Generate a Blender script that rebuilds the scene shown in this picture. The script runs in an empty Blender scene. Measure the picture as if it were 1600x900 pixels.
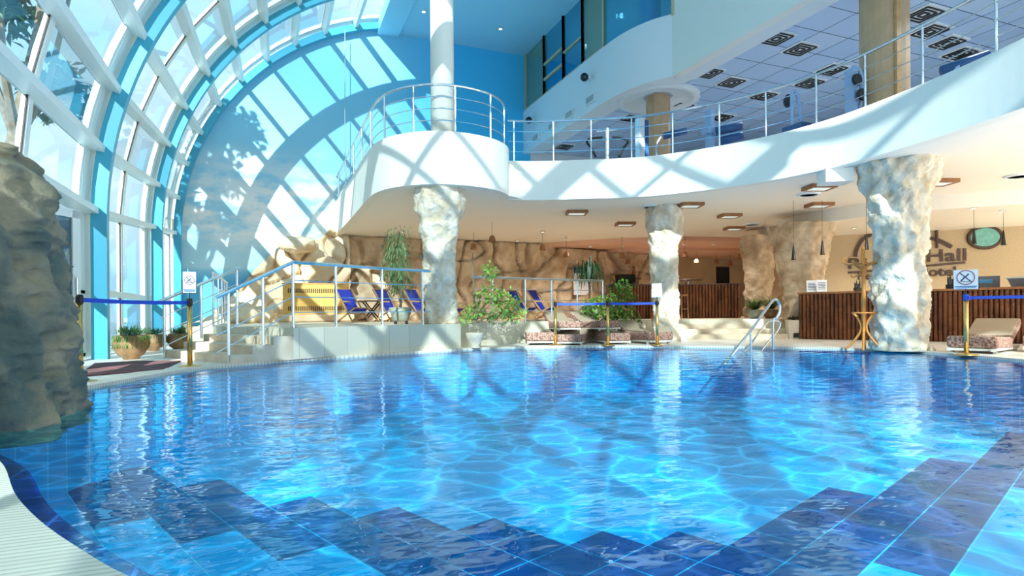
import bpy, bmesh, math, random
from mathutils import Vector, Matrix, noise
random.seed(7)
R = math.radians; PI = math.pi
SC = bpy.context.scene; COL = SC.collection

# ---------------------------------------------------------------- camera
FPX, HY, CAMZ = 925.0, 489.0, 0.75
TH = math.atan(375 / 925.0); ROLL = R(.45)
SN, CS = math.sin(TH), math.cos(TH)
cd = bpy.data.cameras.new('camera'); cam = bpy.data.objects.new('camera', cd); COL.objects.link(cam)
cd.sensor_fit = 'HORIZONTAL'; cd.sensor_width = 36; cd.lens = 36 * FPX / 1600
cd.shift_y = (HY - 450) / 1600.0; cd.clip_start = .05; cd.clip_end = 400
cam.matrix_world = Matrix.Translation((0, 0, CAMZ)) @ Matrix.Rotation(-TH, 4, 'Z') @ Matrix.Rotation(PI / 2, 4, 'X') @ Matrix.Rotation(-ROLL, 4, 'Z')
SC.camera = cam

# ---------------------------------------------------------------- light
SUN_DIR = Vector((1, 2.09, -1.0)).normalized()
sd = bpy.data.lights.new('sun', 'SUN'); sun = bpy.data.objects.new('sun', sd); COL.objects.link(sun)
sd.energy = 16; sd.color = (1.0, .95, .87); sd.angle = R(.55)
sun.rotation_euler = SUN_DIR.to_track_quat('-Z', 'Y').to_euler()
W = bpy.data.worlds.new('world'); SC.world = W; W.use_nodes = True
nt = W.node_tree; nt.nodes.clear()
def N(nt, t, **k):
    n = nt.nodes.new(t)
    for a, b in k.items(): setattr(n, a, b)
    return n
out = N(nt, 'ShaderNodeOutputWorld'); bg = N(nt, 'ShaderNodeBackground')
tc = N(nt, 'ShaderNodeTexCoord'); mp = N(nt, 'ShaderNodeMapping'); mp.inputs['Scale'].default_value = (1, 1, 2.6)
nz = N(nt, 'ShaderNodeTexNoise'); nz.inputs['Scale'].default_value = 2.2; nz.inputs['Detail'].default_value = 6
cr = N(nt, 'ShaderNodeValToRGB'); cr.color_ramp.elements[0].position = .42; cr.color_ramp.elements[0].color = (.56, .79, .92, 1)
cr.color_ramp.elements[1].position = .62; cr.color_ramp.elements[1].color = (.98, .98, .97, 1)
L = nt.links.new
L(tc.outputs['Generated'], mp.inputs[0]); L(mp.outputs[0], nz.inputs['Vector']); L(nz.outputs['Fac'], cr.inputs[0])
L(cr.outputs[0], bg.inputs[0]); L(bg.outputs[0], out.inputs[0]); bg.inputs[1].default_value = 2.0
SC.view_settings.view_transform = 'Standard'; SC.view_settings.look = 'None'
SC.view_settings.exposure = 0.25; SC.view_settings.gamma = 1; SC.view_settings.use_curve_mapping = False
SC.cycles.use_denoising = True
SC.cycles.max_bounces = 9; SC.cycles.diffuse_bounces = 5; SC.cycles.glossy_bounces = 4
SC.cycles.transparent_max_bounces = 24; SC.cycles.transmission_bounces = 6
SC.cycles.caustics_reflective = False; SC.cycles.caustics_refractive = False
SC.cycles.sample_clamp_indirect = 4

# ---------------------------------------------------------------- helpers
def ray(px, py):
    a = (px - 800) / FPX; b = (HY - py) / FPX
    r = a * math.cos(ROLL) + b * math.sin(ROLL); u = -a * math.sin(ROLL) + b * math.cos(ROLL)
    return Vector((r * CS + SN, -r * SN + CS, u))
def at(px, py, z=0.0):                      # the point of a horizontal plane seen at a pixel
    d = ray(px, py); t = (z - CAMZ) / d.z
    return Vector((d.x * t, d.y * t, z))
def dp(px, py, dep):                        # the point at a distance along the view seen at a pixel
    d = ray(px, py); return Vector((d.x * dep, d.y * dep, d.z * dep + CAMZ))
def sRGB(r, g, b):
    return tuple(((c / 255) / 12.92 if c <= 10 else ((c / 255 + .055) / 1.055) ** 2.4) for c in (r, g, b)) + (1,)
def mat(name, col, rough=.5, metal=0, nscale=0, namt=0, bump=0, bscale=20, spec=.5, emis=None, estr=0, col2=None, stretch=None):
    m = bpy.data.materials.new(name); m.use_nodes = True; t = m.node_tree; b = t.nodes['Principled BSDF']
    c = sRGB(*col); b.inputs['Base Color'].default_value = c; b.inputs['Roughness'].default_value = rough
    b.inputs['Metallic'].default_value = metal; b.inputs['Specular IOR Level'].default_value = spec
    if emis: b.inputs['Emission Color'].default_value = sRGB(*emis); b.inputs['Emission Strength'].default_value = estr
    if nscale or bump:
        co = N(t, 'ShaderNodeTexCoord'); mpn = N(t, 'ShaderNodeMapping'); t.links.new(co.outputs['Object'], mpn.inputs[0])
        if stretch: mpn.inputs['Scale'].default_value = stretch
    if nscale:
        n = N(t, 'ShaderNodeTexNoise'); n.inputs['Scale'].default_value = nscale; n.inputs['Detail'].default_value = 5
        r = N(t, 'ShaderNodeValToRGB'); r.color_ramp.elements[0].position = .35; r.color_ramp.elements[1].position = .65
        c2 = sRGB(*col2) if col2 else tuple(x * (1 - namt) for x in c[:3]) + (1,)
        r.color_ramp.elements[0].color = c2; r.color_ramp.elements[1].color = c
        t.links.new(mpn.outputs[0], n.inputs['Vector']); t.links.new(n.outputs['Fac'], r.inputs[0]); t.links.new(r.outputs[0], b.inputs['Base Color'])
    if bump:
        n = N(t, 'ShaderNodeTexNoise'); n.inputs['Scale'].default_value = bscale; n.inputs['Detail'].default_value = 6
        bp = N(t, 'ShaderNodeBump'); bp.inputs['Strength'].default_value = bump; bp.inputs['Distance'].default_value = .05
        t.links.new(mpn.outputs[0], n.inputs['Vector']); t.links.new(n.outputs['Fac'], bp.inputs['Height']); t.links.new(bp.outputs[0], b.inputs['Normal'])
    return m
def tiles(name, col, col2, mort, sx, sy, msize=.01, rough=.4, rot=(0, 0, 0), bump=.3, off=0.0):
    m = mat(name, col, rough); t = m.node_tree; b = t.nodes['Principled BSDF']
    co = N(t, 'ShaderNodeTexCoord'); mpn = N(t, 'ShaderNodeMapping'); mpn.inputs['Rotation'].default_value = rot
    br = N(t, 'ShaderNodeTexBrick'); br.inputs['Scale'].default_value = 1; br.offset = off
    br.inputs['Brick Width'].default_value = sx; br.inputs['Row Height'].default_value = sy; br.inputs['Mortar Size'].default_value = msize
    br.inputs['Color1'].default_value = sRGB(*col); br.inputs['Color2'].default_value = sRGB(*col2); br.inputs['Mortar'].default_value = sRGB(*mort)
    t.links.new(co.outputs['Object'], mpn.inputs[0]); t.links.new(mpn.outputs[0], br.inputs['Vector']); t.links.new(br.outputs['Color'], b.inputs['Base Color'])
    if bump:
        bp = N(t, 'ShaderNodeBump'); bp.inputs['Strength'].default_value = bump; bp.inputs['Distance'].default_value = .01; bp.invert = True
        t.links.new(br.outputs['Fac'], bp.inputs['Height']); t.links.new(bp.outputs[0], b.inputs['Normal'])
    return m

UPWARD = ('floor', 'pool_floor', 'pool_floor_band', 'pool_water')
def link(name, bm, m, parent=None, smooth=False, label=None):
    me = bpy.data.meshes.new(name); bmesh.ops.recalc_face_normals(bm, faces=bm.faces); bm.normal_update()
    if name in UPWARD:
        for f in bm.faces:
            if f.normal.z < 0: f.normal_flip()
    bm.to_mesh(me); bm.free()
    for x in (m if isinstance(m, (list, tuple)) else [m]): me.materials.append(x)
    if smooth:
        for p in me.polygons: p.use_smooth = True
    o = bpy.data.objects.new(name, me); COL.objects.link(o)
    if parent is not None: o.parent = parent
    if label: o['label'] = label
    return o
def tag(o, label=None, cat=None, group=None, kind=None):
    if label: o['label'] = label
    if cat: o['category'] = cat
    if group: o['group'] = group
    if kind: o['kind'] = kind
    return o
def thing(name, label, cat, loc=(0, 0, 0), rz=0, group=None):
    o = bpy.data.objects.new(name, None); COL.objects.link(o); o.location = loc; o.rotation_euler = (0, 0, rz)
    o.empty_display_size = .1
    return tag(o, label, cat, group)
def struct(name, bm, m, smooth=False):
    o = link(name, bm, m, None, smooth); o['kind'] = 'structure'; return o
def dup(root, loc, rz=0, label=None, group=None, scale=None):
    def cp(o, p):
        c = o.copy(); COL.objects.link(c)
        if p is not None: c.parent = p
        for ch in kids.get(o.name, []): cp(ch, c)
        return c
    kids = {}
    for o in COL.objects:
        if o.parent: kids.setdefault(o.parent.name, []).append(o)
    r = cp(root, None); r.location = loc; r.rotation_euler = (0, 0, rz)
    if scale: r.scale = (scale,) * 3
    if label: r['label'] = label
    if group: r['group'] = group
    return r
def B(): return bmesh.new()
def box(bm, c, s, rz=0, rx=0, ry=0, bev=0):
    m = Matrix.Translation(c) @ Matrix.Rotation(rz, 4, 'Z') @ Matrix.Rotation(ry, 4, 'Y') @ Matrix.Rotation(rx, 4, 'X') @ Matrix.Diagonal((s[0], s[1], s[2], 1))
    r = bmesh.ops.create_cube(bm, size=1, matrix=m)
    if bev:
        es = list({e for v in r['verts'] for e in v.link_edges})
        bmesh.ops.bevel(bm, geom=es, offset=bev, segments=2, affect='EDGES', profile=.5)
    return r['verts']
def beam(bm, a, b, w, h, up=Vector((0, 0, 1))):
    a = Vector(a); b = Vector(b); d = (b - a); l = d.length
    if l < 1e-6: return
    d.normalize(); sd_ = d.cross(up)
    if sd_.length < 1e-4: sd_ = d.cross(Vector((1, 0, 0)))
    sd_.normalize(); u = sd_.cross(d).normalized()
    vs = []
    for p in (a, b):
        for i, j in ((-1, -1), (1, -1), (1, 1), (-1, 1)): vs.append(bm.verts.new(p + sd_ * (i * w / 2) + u * (j * h / 2)))
    for f in ((0, 1, 2, 3), (4, 5, 6, 7), (0, 1, 5, 4), (1, 2, 6, 5), (2, 3, 7, 6), (3, 0, 4, 7)): bm.faces.new([vs[i] for i in f])
def tube(bm, pts, r, n=8, closed=False):
    pts = [Vector(p) for p in pts]; k = len(pts); rings = []
    prev = None
    for i, p in enumerate(pts):
        if closed: d = pts[(i + 1) % k] - pts[i - 1]
        else: d = pts[min(i + 1, k - 1)] - pts[max(i - 1, 0)]
        d.normalize()
        if prev is None:
            a = d.cross(Vector((0, 0, 1)))
            if a.length < .05: a = d.cross(Vector((1, 0, 0)))
        else: a = prev - d * prev.dot(d)
        a.normalize(); prev = a; b = d.cross(a)
        rr = r[i] if isinstance(r, (list, tuple)) else r
        rings.append([bm.verts.new(p + (a * math.cos(2 * PI * j / n) + b * math.sin(2 * PI * j / n)) * rr) for j in range(n)])
    for i in range(k if closed else k - 1):
        A, C = rings[i], rings[(i + 1) % k]
        for j in range(n): bm.faces.new((A[j], A[(j + 1) % n], C[(j + 1) % n], C[j]))
    if not closed: bm.faces.new(rings[0]); bm.faces.new(rings[-1])
def lathe(bm, prof, n=24, c=(0, 0, 0)):
    c = Vector(c); rings = [[bm.verts.new(c + Vector((r * math.cos(2 * PI * j / n), r * math.sin(2 * PI * j / n), z))) for j in range(n)] for r, z in prof]
    for A, C in zip(rings, rings[1:]):
        for j in range(n): bm.faces.new((A[j], A[(j + 1) % n], C[(j + 1) % n], C[j]))
    if prof[0][0] > 1e-4: bm.faces.new(rings[0])
    if prof[-1][0] > 1e-4: bm.faces.new(rings[-1])
def prism(bm, poly, z0, z1):
    a = [bm.verts.new((p[0], p[1], z0)) for p in poly]; b = [bm.verts.new((p[0], p[1], z1)) for p in poly]
    bm.faces.new(a); bm.faces.new(b); n = len(poly)
    for i in range(n): bm.faces.new((a[i], a[(i + 1) % n], b[(i + 1) % n], b[i]))
def smooth_line(P, n=6, closed=False):
    P = [Vector(p) for p in P]; o = []; k = len(P)
    for i in range(k if closed else k - 1):
        g = lambda j: P[j % k] if closed else P[max(0, min(k - 1, j))]
        p0, p1, p2, p3 = g(i - 1), g(i), g(i + 1), g(i + 2)
        for q in range(n):
            t = q / n
            o.append(.5 * ((2 * p1) + (p2 - p0) * t + (2 * p0 - 5 * p1 + 4 * p2 - p3) * t * t + (3 * p1 - p0 - 3 * p2 + p3) * t ** 3))
    if not closed: o.append(P[-1])
    return o
def offset(P, d, closed=False):
    o = []; k = len(P)
    for i in range(k):
        a = P[i - 1] if (i or closed) else P[i]; b = P[(i + 1) % k] if (i < k - 1 or closed) else P[i]
        t = Vector((b[0] - a[0], b[1] - a[1])).normalized(); o.append(Vector((P[i][0] - t.y * d, P[i][1] + t.x * d)))
    return o
def strip(bm, A, C, z0, z1):                # a wall between two parallel plan lines
    n = len(A); v = [[bm.verts.new((p[0], p[1], z)) for p in ln] for ln in (A, C) for z in (z0, z1)]
    for i in range(n - 1):
        for p, q in ((0, 1), (1, 3), (3, 2), (2, 0)): bm.faces.new((v[p][i], v[p][i + 1], v[q][i + 1], v[q][i]))
    for i in (0, n - 1): bm.faces.new((v[0][i], v[1][i], v[3][i], v[2][i]))
def along(P, ds):
    o = []; acc = 0; it = iter(sorted(ds)); d = next(it, None)
    for a, b in zip(P, P[1:]):
        l = (b - a).length
        while d is not None and d <= acc + l + 1e-6: o.append(a.lerp(b, (d - acc) / l)); d = next(it, None)
        acc += l
    return o
def text(s, size, depth, m, name, parent, loc, rot):
    cu = bpy.data.curves.new(name, 'FONT'); cu.body = s; cu.size = size; cu.extrude = depth; cu.align_x = 'LEFT'; cu.offset = .004 * size / .3
    t = bpy.data.objects.new(name, cu); COL.objects.link(t)
    dg = bpy.context.evaluated_depsgraph_get(); me = bpy.data.meshes.new_from_object(t.evaluated_get(dg))
    bpy.data.objects.remove(t); me.materials.clear(); me.materials.append(m)
    o = bpy.data.objects.new(name, me); COL.objects.link(o)
    if parent is not None: o.parent = parent
    o.location = loc; o.rotation_euler = rot; return o

# ---------------------------------------------------------------- materials
M = {}
M['white'] = mat('white plaster', (240, 238, 228), .6, bump=.03, bscale=60)
M['cream'] = mat('cream ceiling', (248, 242, 232), .6)
M['pink'] = mat('pink plaster', (226, 182, 158), .6)
M['blue'] = mat('pale blue ceiling', (158, 220, 244), .5)
M['band'] = mat('pale grey plaster', (226, 234, 238), .6)
M['aqua'] = mat('aqua painted steel', (66, 166, 196), .35)
M['frame'] = mat('white frame', (238, 244, 240), .4)
M['sill'] = mat('grey trim', (176, 190, 190), .5)
M['gasket'] = mat('black gasket', (60, 40, 40), .6)
M['steel'] = mat('brushed steel', (205, 214, 220), .22, .9)
M['steelw'] = mat('pale steel', (222, 228, 232), .3, .6)
M['brass'] = mat('brass', (214, 176, 108), .25, .9)
M['belt'] = mat('blue webbing', (24, 76, 200), .6)
M['rock'] = mat('grey brown rock', (156, 142, 116), .75, nscale=2.6, col2=(84, 98, 92), bump=1, bscale=7)
M['rockB'] = mat('beige sculpted rock', (216, 196, 168), .8, nscale=2.5, col2=(180, 154, 124), bump=.5, bscale=6)
M['rockC'] = mat('pale column rock', (236, 226, 208), .75, nscale=4.5, col2=(206, 186, 158), bump=1, bscale=9)
M['rockD'] = mat('brown column rock', (220, 198, 168), .8, nscale=3, col2=(176, 148, 116), bump=.5, bscale=7)
M['deck'] = tiles('deck tiles', (242, 237, 226), (234, 227, 214), (170, 160, 146), .33, .33, .006, .35)
M['step'] = mat('travertine', (222, 208, 184), .5, nscale=3, col2=(196, 178, 152))
M['clad'] = tiles('travertine cladding', (214, 208, 188), (196, 190, 168), (168, 160, 140), .42, 1.2, .004, .35, rot=(0, 0, 0))
M['green'] = mat('leaf green', (104, 150, 52), .5, nscale=3, col2=(60, 105, 36))
M['greenD'] = mat('dark leaf', (52, 92, 44), .45, nscale=3, col2=(30, 62, 30))
M['greenL'] = mat('lime leaf', (160, 196, 92), .5, nscale=3, col2=(104, 150, 52))
M['olive'] = mat('drooping leaf', (112, 140, 84), .5, nscale=3, col2=(70, 102, 56))
M['bark'] = mat('bark', (150, 130, 104), .8, nscale=8, namt=.4)
M['terra'] = mat('terracotta', (170, 128, 88), .7, nscale=6, col2=(122, 92, 62))
M['pale'] = mat('pale pot', (214, 200, 176), .6, nscale=5, namt=.2)
M['stonepot'] = mat('grey green pot', (150, 156, 140), .6, nscale=6, namt=.3)
M['soil'] = mat('soil', (70, 54, 40), .9)
M['orange'] = mat('bentwood', (222, 142, 62), .35, nscale=6, namt=.15)
M['wood'] = mat('pale wood', (206, 160, 104), .45, nscale=6, namt=.2)
M['dwood'] = mat('dark wood', (78, 48, 32), .5, nscale=6, namt=.3)
M['fwood'] = mat('frame wood', (160, 108, 62), .4, nscale=8, namt=.3)
M['rad'] = mat('yellow wood grille', (232, 182, 92), .45, nscale=2, namt=.12, stretch=(1, 1, 6))
M['bamboo'] = mat('brown bamboo', (134, 82, 52), .4, nscale=5, col2=(82, 48, 32), stretch=(1, 1, .3))
M['navy'] = mat('blue canvas', (30, 52, 170), .8)
M['cushT'] = mat('taupe cushion cloth', (158, 140, 118), .85)
M['cushS'] = mat('patterned cushion cloth', (196, 158, 140), .85, nscale=26, col2=(98, 52, 44))
M['lwood'] = mat('white lounger frame', (226, 222, 212), .5)
M['black'] = mat('black plastic', (22, 22, 26), .4)
M['screen'] = mat('dark screen', (18, 34, 40), .1)
M['navyP'] = mat('navy print', (26, 30, 120), .5)
M['paper'] = mat('white paper', (240, 242, 246), .6)
M['ink'] = mat('dark ink', (40, 44, 90), .6)
M['bluei'] = mat('blue ink', (70, 140, 190), .6)
M['redi'] = mat('red brown ink', (150, 80, 90), .6)
M['wallR'] = mat('woven beige wall', (206, 184, 150), .85, nscale=30, namt=.12, bump=.25, bscale=80)
M['wallS'] = mat('beige bar wall', (206, 184, 152), .85, nscale=1.4, namt=.15)  # the wall's own beige with random darker blotches
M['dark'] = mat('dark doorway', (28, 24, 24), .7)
M['letter'] = mat('brown letters', (74, 50, 38), .5)
M['rug'] = mat('maroon mat', (112, 72, 76), .9, nscale=5, col2=(70, 52, 56))
M['teal'] = mat('teal disc', (120, 190, 180), .4, nscale=9, namt=.25)
M['gcol'] = mat('beige gym pillar', (196, 164, 128), .6, nscale=4, namt=.12)
M['gfloor'] = mat('gym floor', (190, 186, 182), .5)
M['gblue'] = mat('blue vinyl', (40, 84, 140), .4)
M['gsteel'] = mat('pale blue machine steel', (150, 180, 220), .35)
M['lampglass'] = mat('lamp glass', (210, 230, 232), .2, emis=(225, 240, 240), estr=.45)
M['ceilW'] = mat('lamp white', (250, 250, 245), .4, emis=(255, 245, 225), estr=1.2)
M['ground'] = mat('pale terrace', (140, 158, 170), .8, nscale=1.5, namt=.1)
M['far'] = mat('pale far wall', (120, 150, 176), .8, nscale=.8, namt=.15)
M['clayfig'] = mat('clay figure', (150, 104, 70), .7)
M['binM'] = mat('speckled bin', (212, 200, 182), .6, nscale=30, namt=.15)
M['greyb'] = mat('grey box', (96, 100, 108), .6)
M['roofM'] = mat('roof blue', (150, 215, 240), .6)

# glass: a thin pane that lets the sun through and mirrors the room a little
def glass(name, col, refl, rough=.02):
    m = bpy.data.materials.new(name); m.use_nodes = True; t = m.node_tree; t.nodes.clear()
    o = N(t, 'ShaderNodeOutputMaterial'); tr = N(t, 'ShaderNodeBsdfTransparent'); gl = N(t, 'ShaderNodeBsdfGlossy'); mx = N(t, 'ShaderNodeMixShader')
    tr.inputs[0].default_value = (*col, 1); gl.inputs['Roughness'].default_value = rough; gl.inputs[0].default_value = (.8, .92, 1, 1)
    fr = N(t, 'ShaderNodeLayerWeight'); fr.inputs[0].default_value = .35
    ma = N(t, 'ShaderNodeMath', operation='MULTIPLY_ADD'); ma.inputs[1].default_value = .5; ma.inputs[2].default_value = refl
    t.links.new(fr.outputs['Fresnel'], ma.inputs[0]); t.links.new(ma.outputs[0], mx.inputs[0])
    t.links.new(tr.outputs[0], mx.inputs[1]); t.links.new(gl.outputs[0], mx.inputs[2]); t.links.new(mx.outputs[0], o.inputs[0])
    return m
M['glass'] = glass('vault glass', (.37, .48, .53), .07)
M['bglass'] = glass('blue glass', (.45, .82, .92), .1)

# painted sky mural of the end wall
m = mat('sky mural', (90, 190, 232), .6); t = m.node_tree; b = t.nodes['Principled BSDF']
co = N(t, 'ShaderNodeTexCoord'); sp = N(t, 'ShaderNodeSeparateXYZ'); t.links.new(co.outputs['Object'], sp.inputs[0])
mr = N(t, 'ShaderNodeMapRange'); mr.inputs[1].default_value = 0; mr.inputs[2].default_value = 11; t.links.new(sp.outputs['Z'], mr.inputs[0])
g = N(t, 'ShaderNodeValToRGB'); el = g.color_ramp.elements
el[0].position = 0; el[0].color = sRGB(90, 180, 214); el[1].position = 1; el[1].color = sRGB(130, 206, 238)
for p, c in ((.17, (90, 176, 220)), (.2, (150, 206, 228)), (.21, (196, 226, 236)), (.45, (160, 214, 236)), (.8, (124, 204, 238))):
    e = el.new(p); e.color = sRGB(*c)
t.links.new(mr.outputs[0], g.inputs[0])
mpn = N(t, 'ShaderNodeMapping'); mpn.inputs['Scale'].default_value = (.35, .35, .8); t.links.new(co.outputs['Object'], mpn.inputs[0])
nz = N(t, 'ShaderNodeTexNoise'); nz.inputs['Scale'].default_value = 1.6; nz.inputs['Detail'].default_value = 8; nz.inputs['Roughness'].default_value = .6
t.links.new(mpn.outputs[0], nz.inputs['Vector'])
cl = N(t, 'ShaderNodeValToRGB'); cl.color_ramp.elements[0].position = .44; cl.color_ramp.elements[1].position = .56
t.links.new(nz.outputs['Fac'], cl.inputs[0])
hm = N(t, 'ShaderNodeMapRange'); hm.inputs[1].default_value = 6.5; hm.inputs[2].default_value = 4.5; t.links.new(sp.outputs['Z'], hm.inputs[0])
lm = N(t, 'ShaderNodeMapRange'); lm.inputs[1].default_value = 2.7; lm.inputs[2].default_value = 3.4; t.links.new(sp.outputs['Z'], lm.inputs[0])
mu = N(t, 'ShaderNodeMath', operation='MULTIPLY'); t.links.new(hm.outputs[0], mu.inputs[0]); t.links.new(cl.outputs[0], mu.inputs[1])
mu2 = N(t, 'ShaderNodeMath', operation='MULTIPLY'); t.links.new(mu.outputs[0], mu2.inputs[0]); t.links.new(lm.outputs[0], mu2.inputs[1])
mxc = N(t, 'ShaderNodeMix', data_type='RGBA'); mxc.inputs[7].default_value = sRGB(250, 244, 240)
t.links.new(mu2.outputs[0], mxc.inputs[0]); t.links.new(g.outputs[0], mxc.inputs[6])
# a deeper blue towards the solid roof side
xm = N(t, 'ShaderNodeMapRange'); xm.inputs[1].default_value = 3.6; xm.inputs[2].default_value = 6.5; t.links.new(sp.outputs['X'], xm.inputs[0])
mx2 = N(t, 'ShaderNodeMix', data_type='RGBA'); mx2.inputs[7].default_value = sRGB(60, 194, 250)
t.links.new(xm.outputs[0], mx2.inputs[0]); t.links.new(mxc.outputs[2], mx2.inputs[6]); t.links.new(mx2.outputs[2], b.inputs['Base Color'])
M['mural'] = m
M['wallblue'] = mat('deep sky blue paint', (64, 196, 250), .6)

# water
def water_mat():
    m = bpy.data.materials.new('pool water'); m.use_nodes = True; t = m.node_tree; t.nodes.clear()
    o = N(t, 'ShaderNodeOutputMaterial'); tr = N(t, 'ShaderNodeBsdfTransparent'); gl = N(t, 'ShaderNodeBsdfGlossy'); mx = N(t, 'ShaderNodeMixShader')
    tr.inputs[0].default_value = (.72, .95, 1, 1); gl.inputs['Roughness'].default_value = .0; gl.inputs[0].default_value = (.66, .86, 1, 1)
    co = N(t, 'ShaderNodeTexCoord'); mpn = N(t, 'ShaderNodeMapping'); mpn.inputs['Rotation'].default_value = (0, 0, R(20)); mpn.inputs['Scale'].default_value = (.8, 1.5, 1)
    t.links.new(co.outputs['Object'], mpn.inputs[0])
    n1 = N(t, 'ShaderNodeTexNoise'); n1.inputs['Scale'].default_value = 3.2; n1.inputs['Detail'].default_value = 3; n1.inputs['Roughness'].default_value = .45
    t.links.new(mpn.outputs[0], n1.inputs['Vector'])
    bp = N(t, 'ShaderNodeBump'); bp.inputs['Strength'].default_value = 1; bp.inputs['Distance'].default_value = .012
    t.links.new(n1.outputs['Fac'], bp.inputs['Height'])
    fr = N(t, 'ShaderNodeFresnel'); ge = N(t, 'ShaderNodeNewGeometry')    # the same reflectance from above and from below
    io = N(t, 'ShaderNodeMath', operation='MULTIPLY_ADD'); io.inputs[1].default_value = 1 / 1.42 - 1.42; io.inputs[2].default_value = 1.42
    t.links.new(ge.outputs['Backfacing'], io.inputs[0]); t.links.new(io.outputs[0], fr.inputs['IOR'])
    t.links.new(bp.outputs[0], fr.inputs['Normal']); t.links.new(bp.outputs[0], gl.inputs['Normal'])
    # caustic light web painted into the transparency colour by a cell pattern
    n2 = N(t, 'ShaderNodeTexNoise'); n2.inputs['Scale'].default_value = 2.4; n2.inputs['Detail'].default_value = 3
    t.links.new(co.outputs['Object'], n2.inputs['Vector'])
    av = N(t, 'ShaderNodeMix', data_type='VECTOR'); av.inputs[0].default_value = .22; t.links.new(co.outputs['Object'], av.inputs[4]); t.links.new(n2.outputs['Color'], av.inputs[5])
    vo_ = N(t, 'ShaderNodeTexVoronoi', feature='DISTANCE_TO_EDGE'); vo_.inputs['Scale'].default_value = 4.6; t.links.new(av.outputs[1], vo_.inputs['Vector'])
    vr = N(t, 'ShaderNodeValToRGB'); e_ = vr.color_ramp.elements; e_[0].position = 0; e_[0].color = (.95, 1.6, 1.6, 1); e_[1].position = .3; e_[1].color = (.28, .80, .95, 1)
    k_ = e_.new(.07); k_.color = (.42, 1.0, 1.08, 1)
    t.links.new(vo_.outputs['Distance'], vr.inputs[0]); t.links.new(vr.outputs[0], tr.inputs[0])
    t.links.new(fr.outputs[0], mx.inputs[0]); t.links.new(tr.outputs[0], mx.inputs[1]); t.links.new(gl.outputs[0], mx.inputs[2]); t.links.new(mx.outputs[0], o.inputs[0])
    return m
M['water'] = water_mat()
M['poolfloor'] = tiles('pool floor tiles', (10, 182, 236), (4, 172, 230), (110, 215, 245), .42, .42, .006, .5, rot=(0, 0, R(-21.5)), bump=0)
M['pooldark'] = tiles('dark pool tiles', (4, 50, 130), (2, 42, 120), (60, 190, 235), .42, .42, .006, .4, rot=(0, 0, R(-21.5)), bump=0)
M['edgetile'] = tiles('cobalt edge tiles', (22, 30, 150), (16, 24, 130), (90, 110, 200), .4, .4, .008, .15, bump=0)

# ---------------------------------------------------------------- pool and floor
PZ, WZ, CZ = .53, -.05, 3.45
pool_pts = [(-1.29, 3.79), (-.97, 3.01), (-.62, 2.35), (-.2, 1.75), (.6, 1.0), (2, .25), (4, -.2), (6.2, .1), (8.2, 1.6), (9.5, 3.6), (10.2, 5.1), (10.6, 6.3), (10.83, 7.58), (10.3, 8.7),
            (9.14, 9.89), (7.6, 11.06), (6.3, 11.75), (4.96, 12.1), (3.74, 11.98), (1.98, 11.3), (.78, 10.8), (-.24, 10.2), (-1.07, 9.4), (-1.66, 8.0), (-2.0, 7.2), (-2.3, 6.2), (-2.1, 5.2), (-1.65, 4.4)]
pool = smooth_line([Vector((*p, 0)) for p in pool_pts], 6, True)
P2 = [Vector((p.x, p.y)) for p in pool]
bm = B()
outer = [(-2.95, -16), (24, -16), (24, 24), (-2.95, 24)]
vo = [bm.verts.new((x, y, 0)) for x, y in outer]; vi = [bm.verts.new((p.x, p.y, 0)) for p in P2]
es = [bm.edges.new((vo[i], vo[(i + 1) % 4])) for i in range(4)] + [bm.edges.new((vi[i], vi[(i + 1) % len(vi)])) for i in range(len(vi))]
bmesh.ops.triangle_fill(bm, edges=es, use_beauty=True)
struct('floor', bm, M['deck'])
def ring(bm, A, C, z0, z1):
    n = len(A); v = [[bm.verts.new((p[0], p[1], z)) for p in ln] for ln in (A, C) for z in (z0, z1)]
    for i in range(n):
        j = (i + 1) % n
        for p, q in ((0, 1), (1, 3), (3, 2), (2, 0)): bm.faces.new((v[p][i], v[p][j], v[q][j], v[q][i]))
M['coping'] = tiles('ribbed coping', (232, 228, 214), (226, 222, 208), (200, 196, 180), 5, .035, .006, .5)
bm = B(); ring(bm, P2, offset(P2, -.42, True), -.045, .008)
cop = struct('pool_coping', bm, M['coping'])
bm = B(); ring(bm, offset(P2, .10, True), offset(P2, -.004, True), -.2, -.045); struct('pool_edge_band', bm, M['edgetile'])
PD = -1.0
bm = B(); n = len(P2); A = offset(P2, .12, True)
a = [bm.verts.new((p.x, p.y, -.1)) for p in A]; c = [bm.verts.new((p.x, p.y, PD)) for p in A]
for i in range(n): bm.faces.new((a[i], a[(i + 1) % n], c[(i + 1) % n], c[i]))
struct('pool_wall', bm, M['poolfloor'])
bm = B(); bm.faces.new([bm.verts.new((p.x, p.y, PD)) for p in A]); struct('pool_floor', bm, M['poolfloor'])
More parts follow.
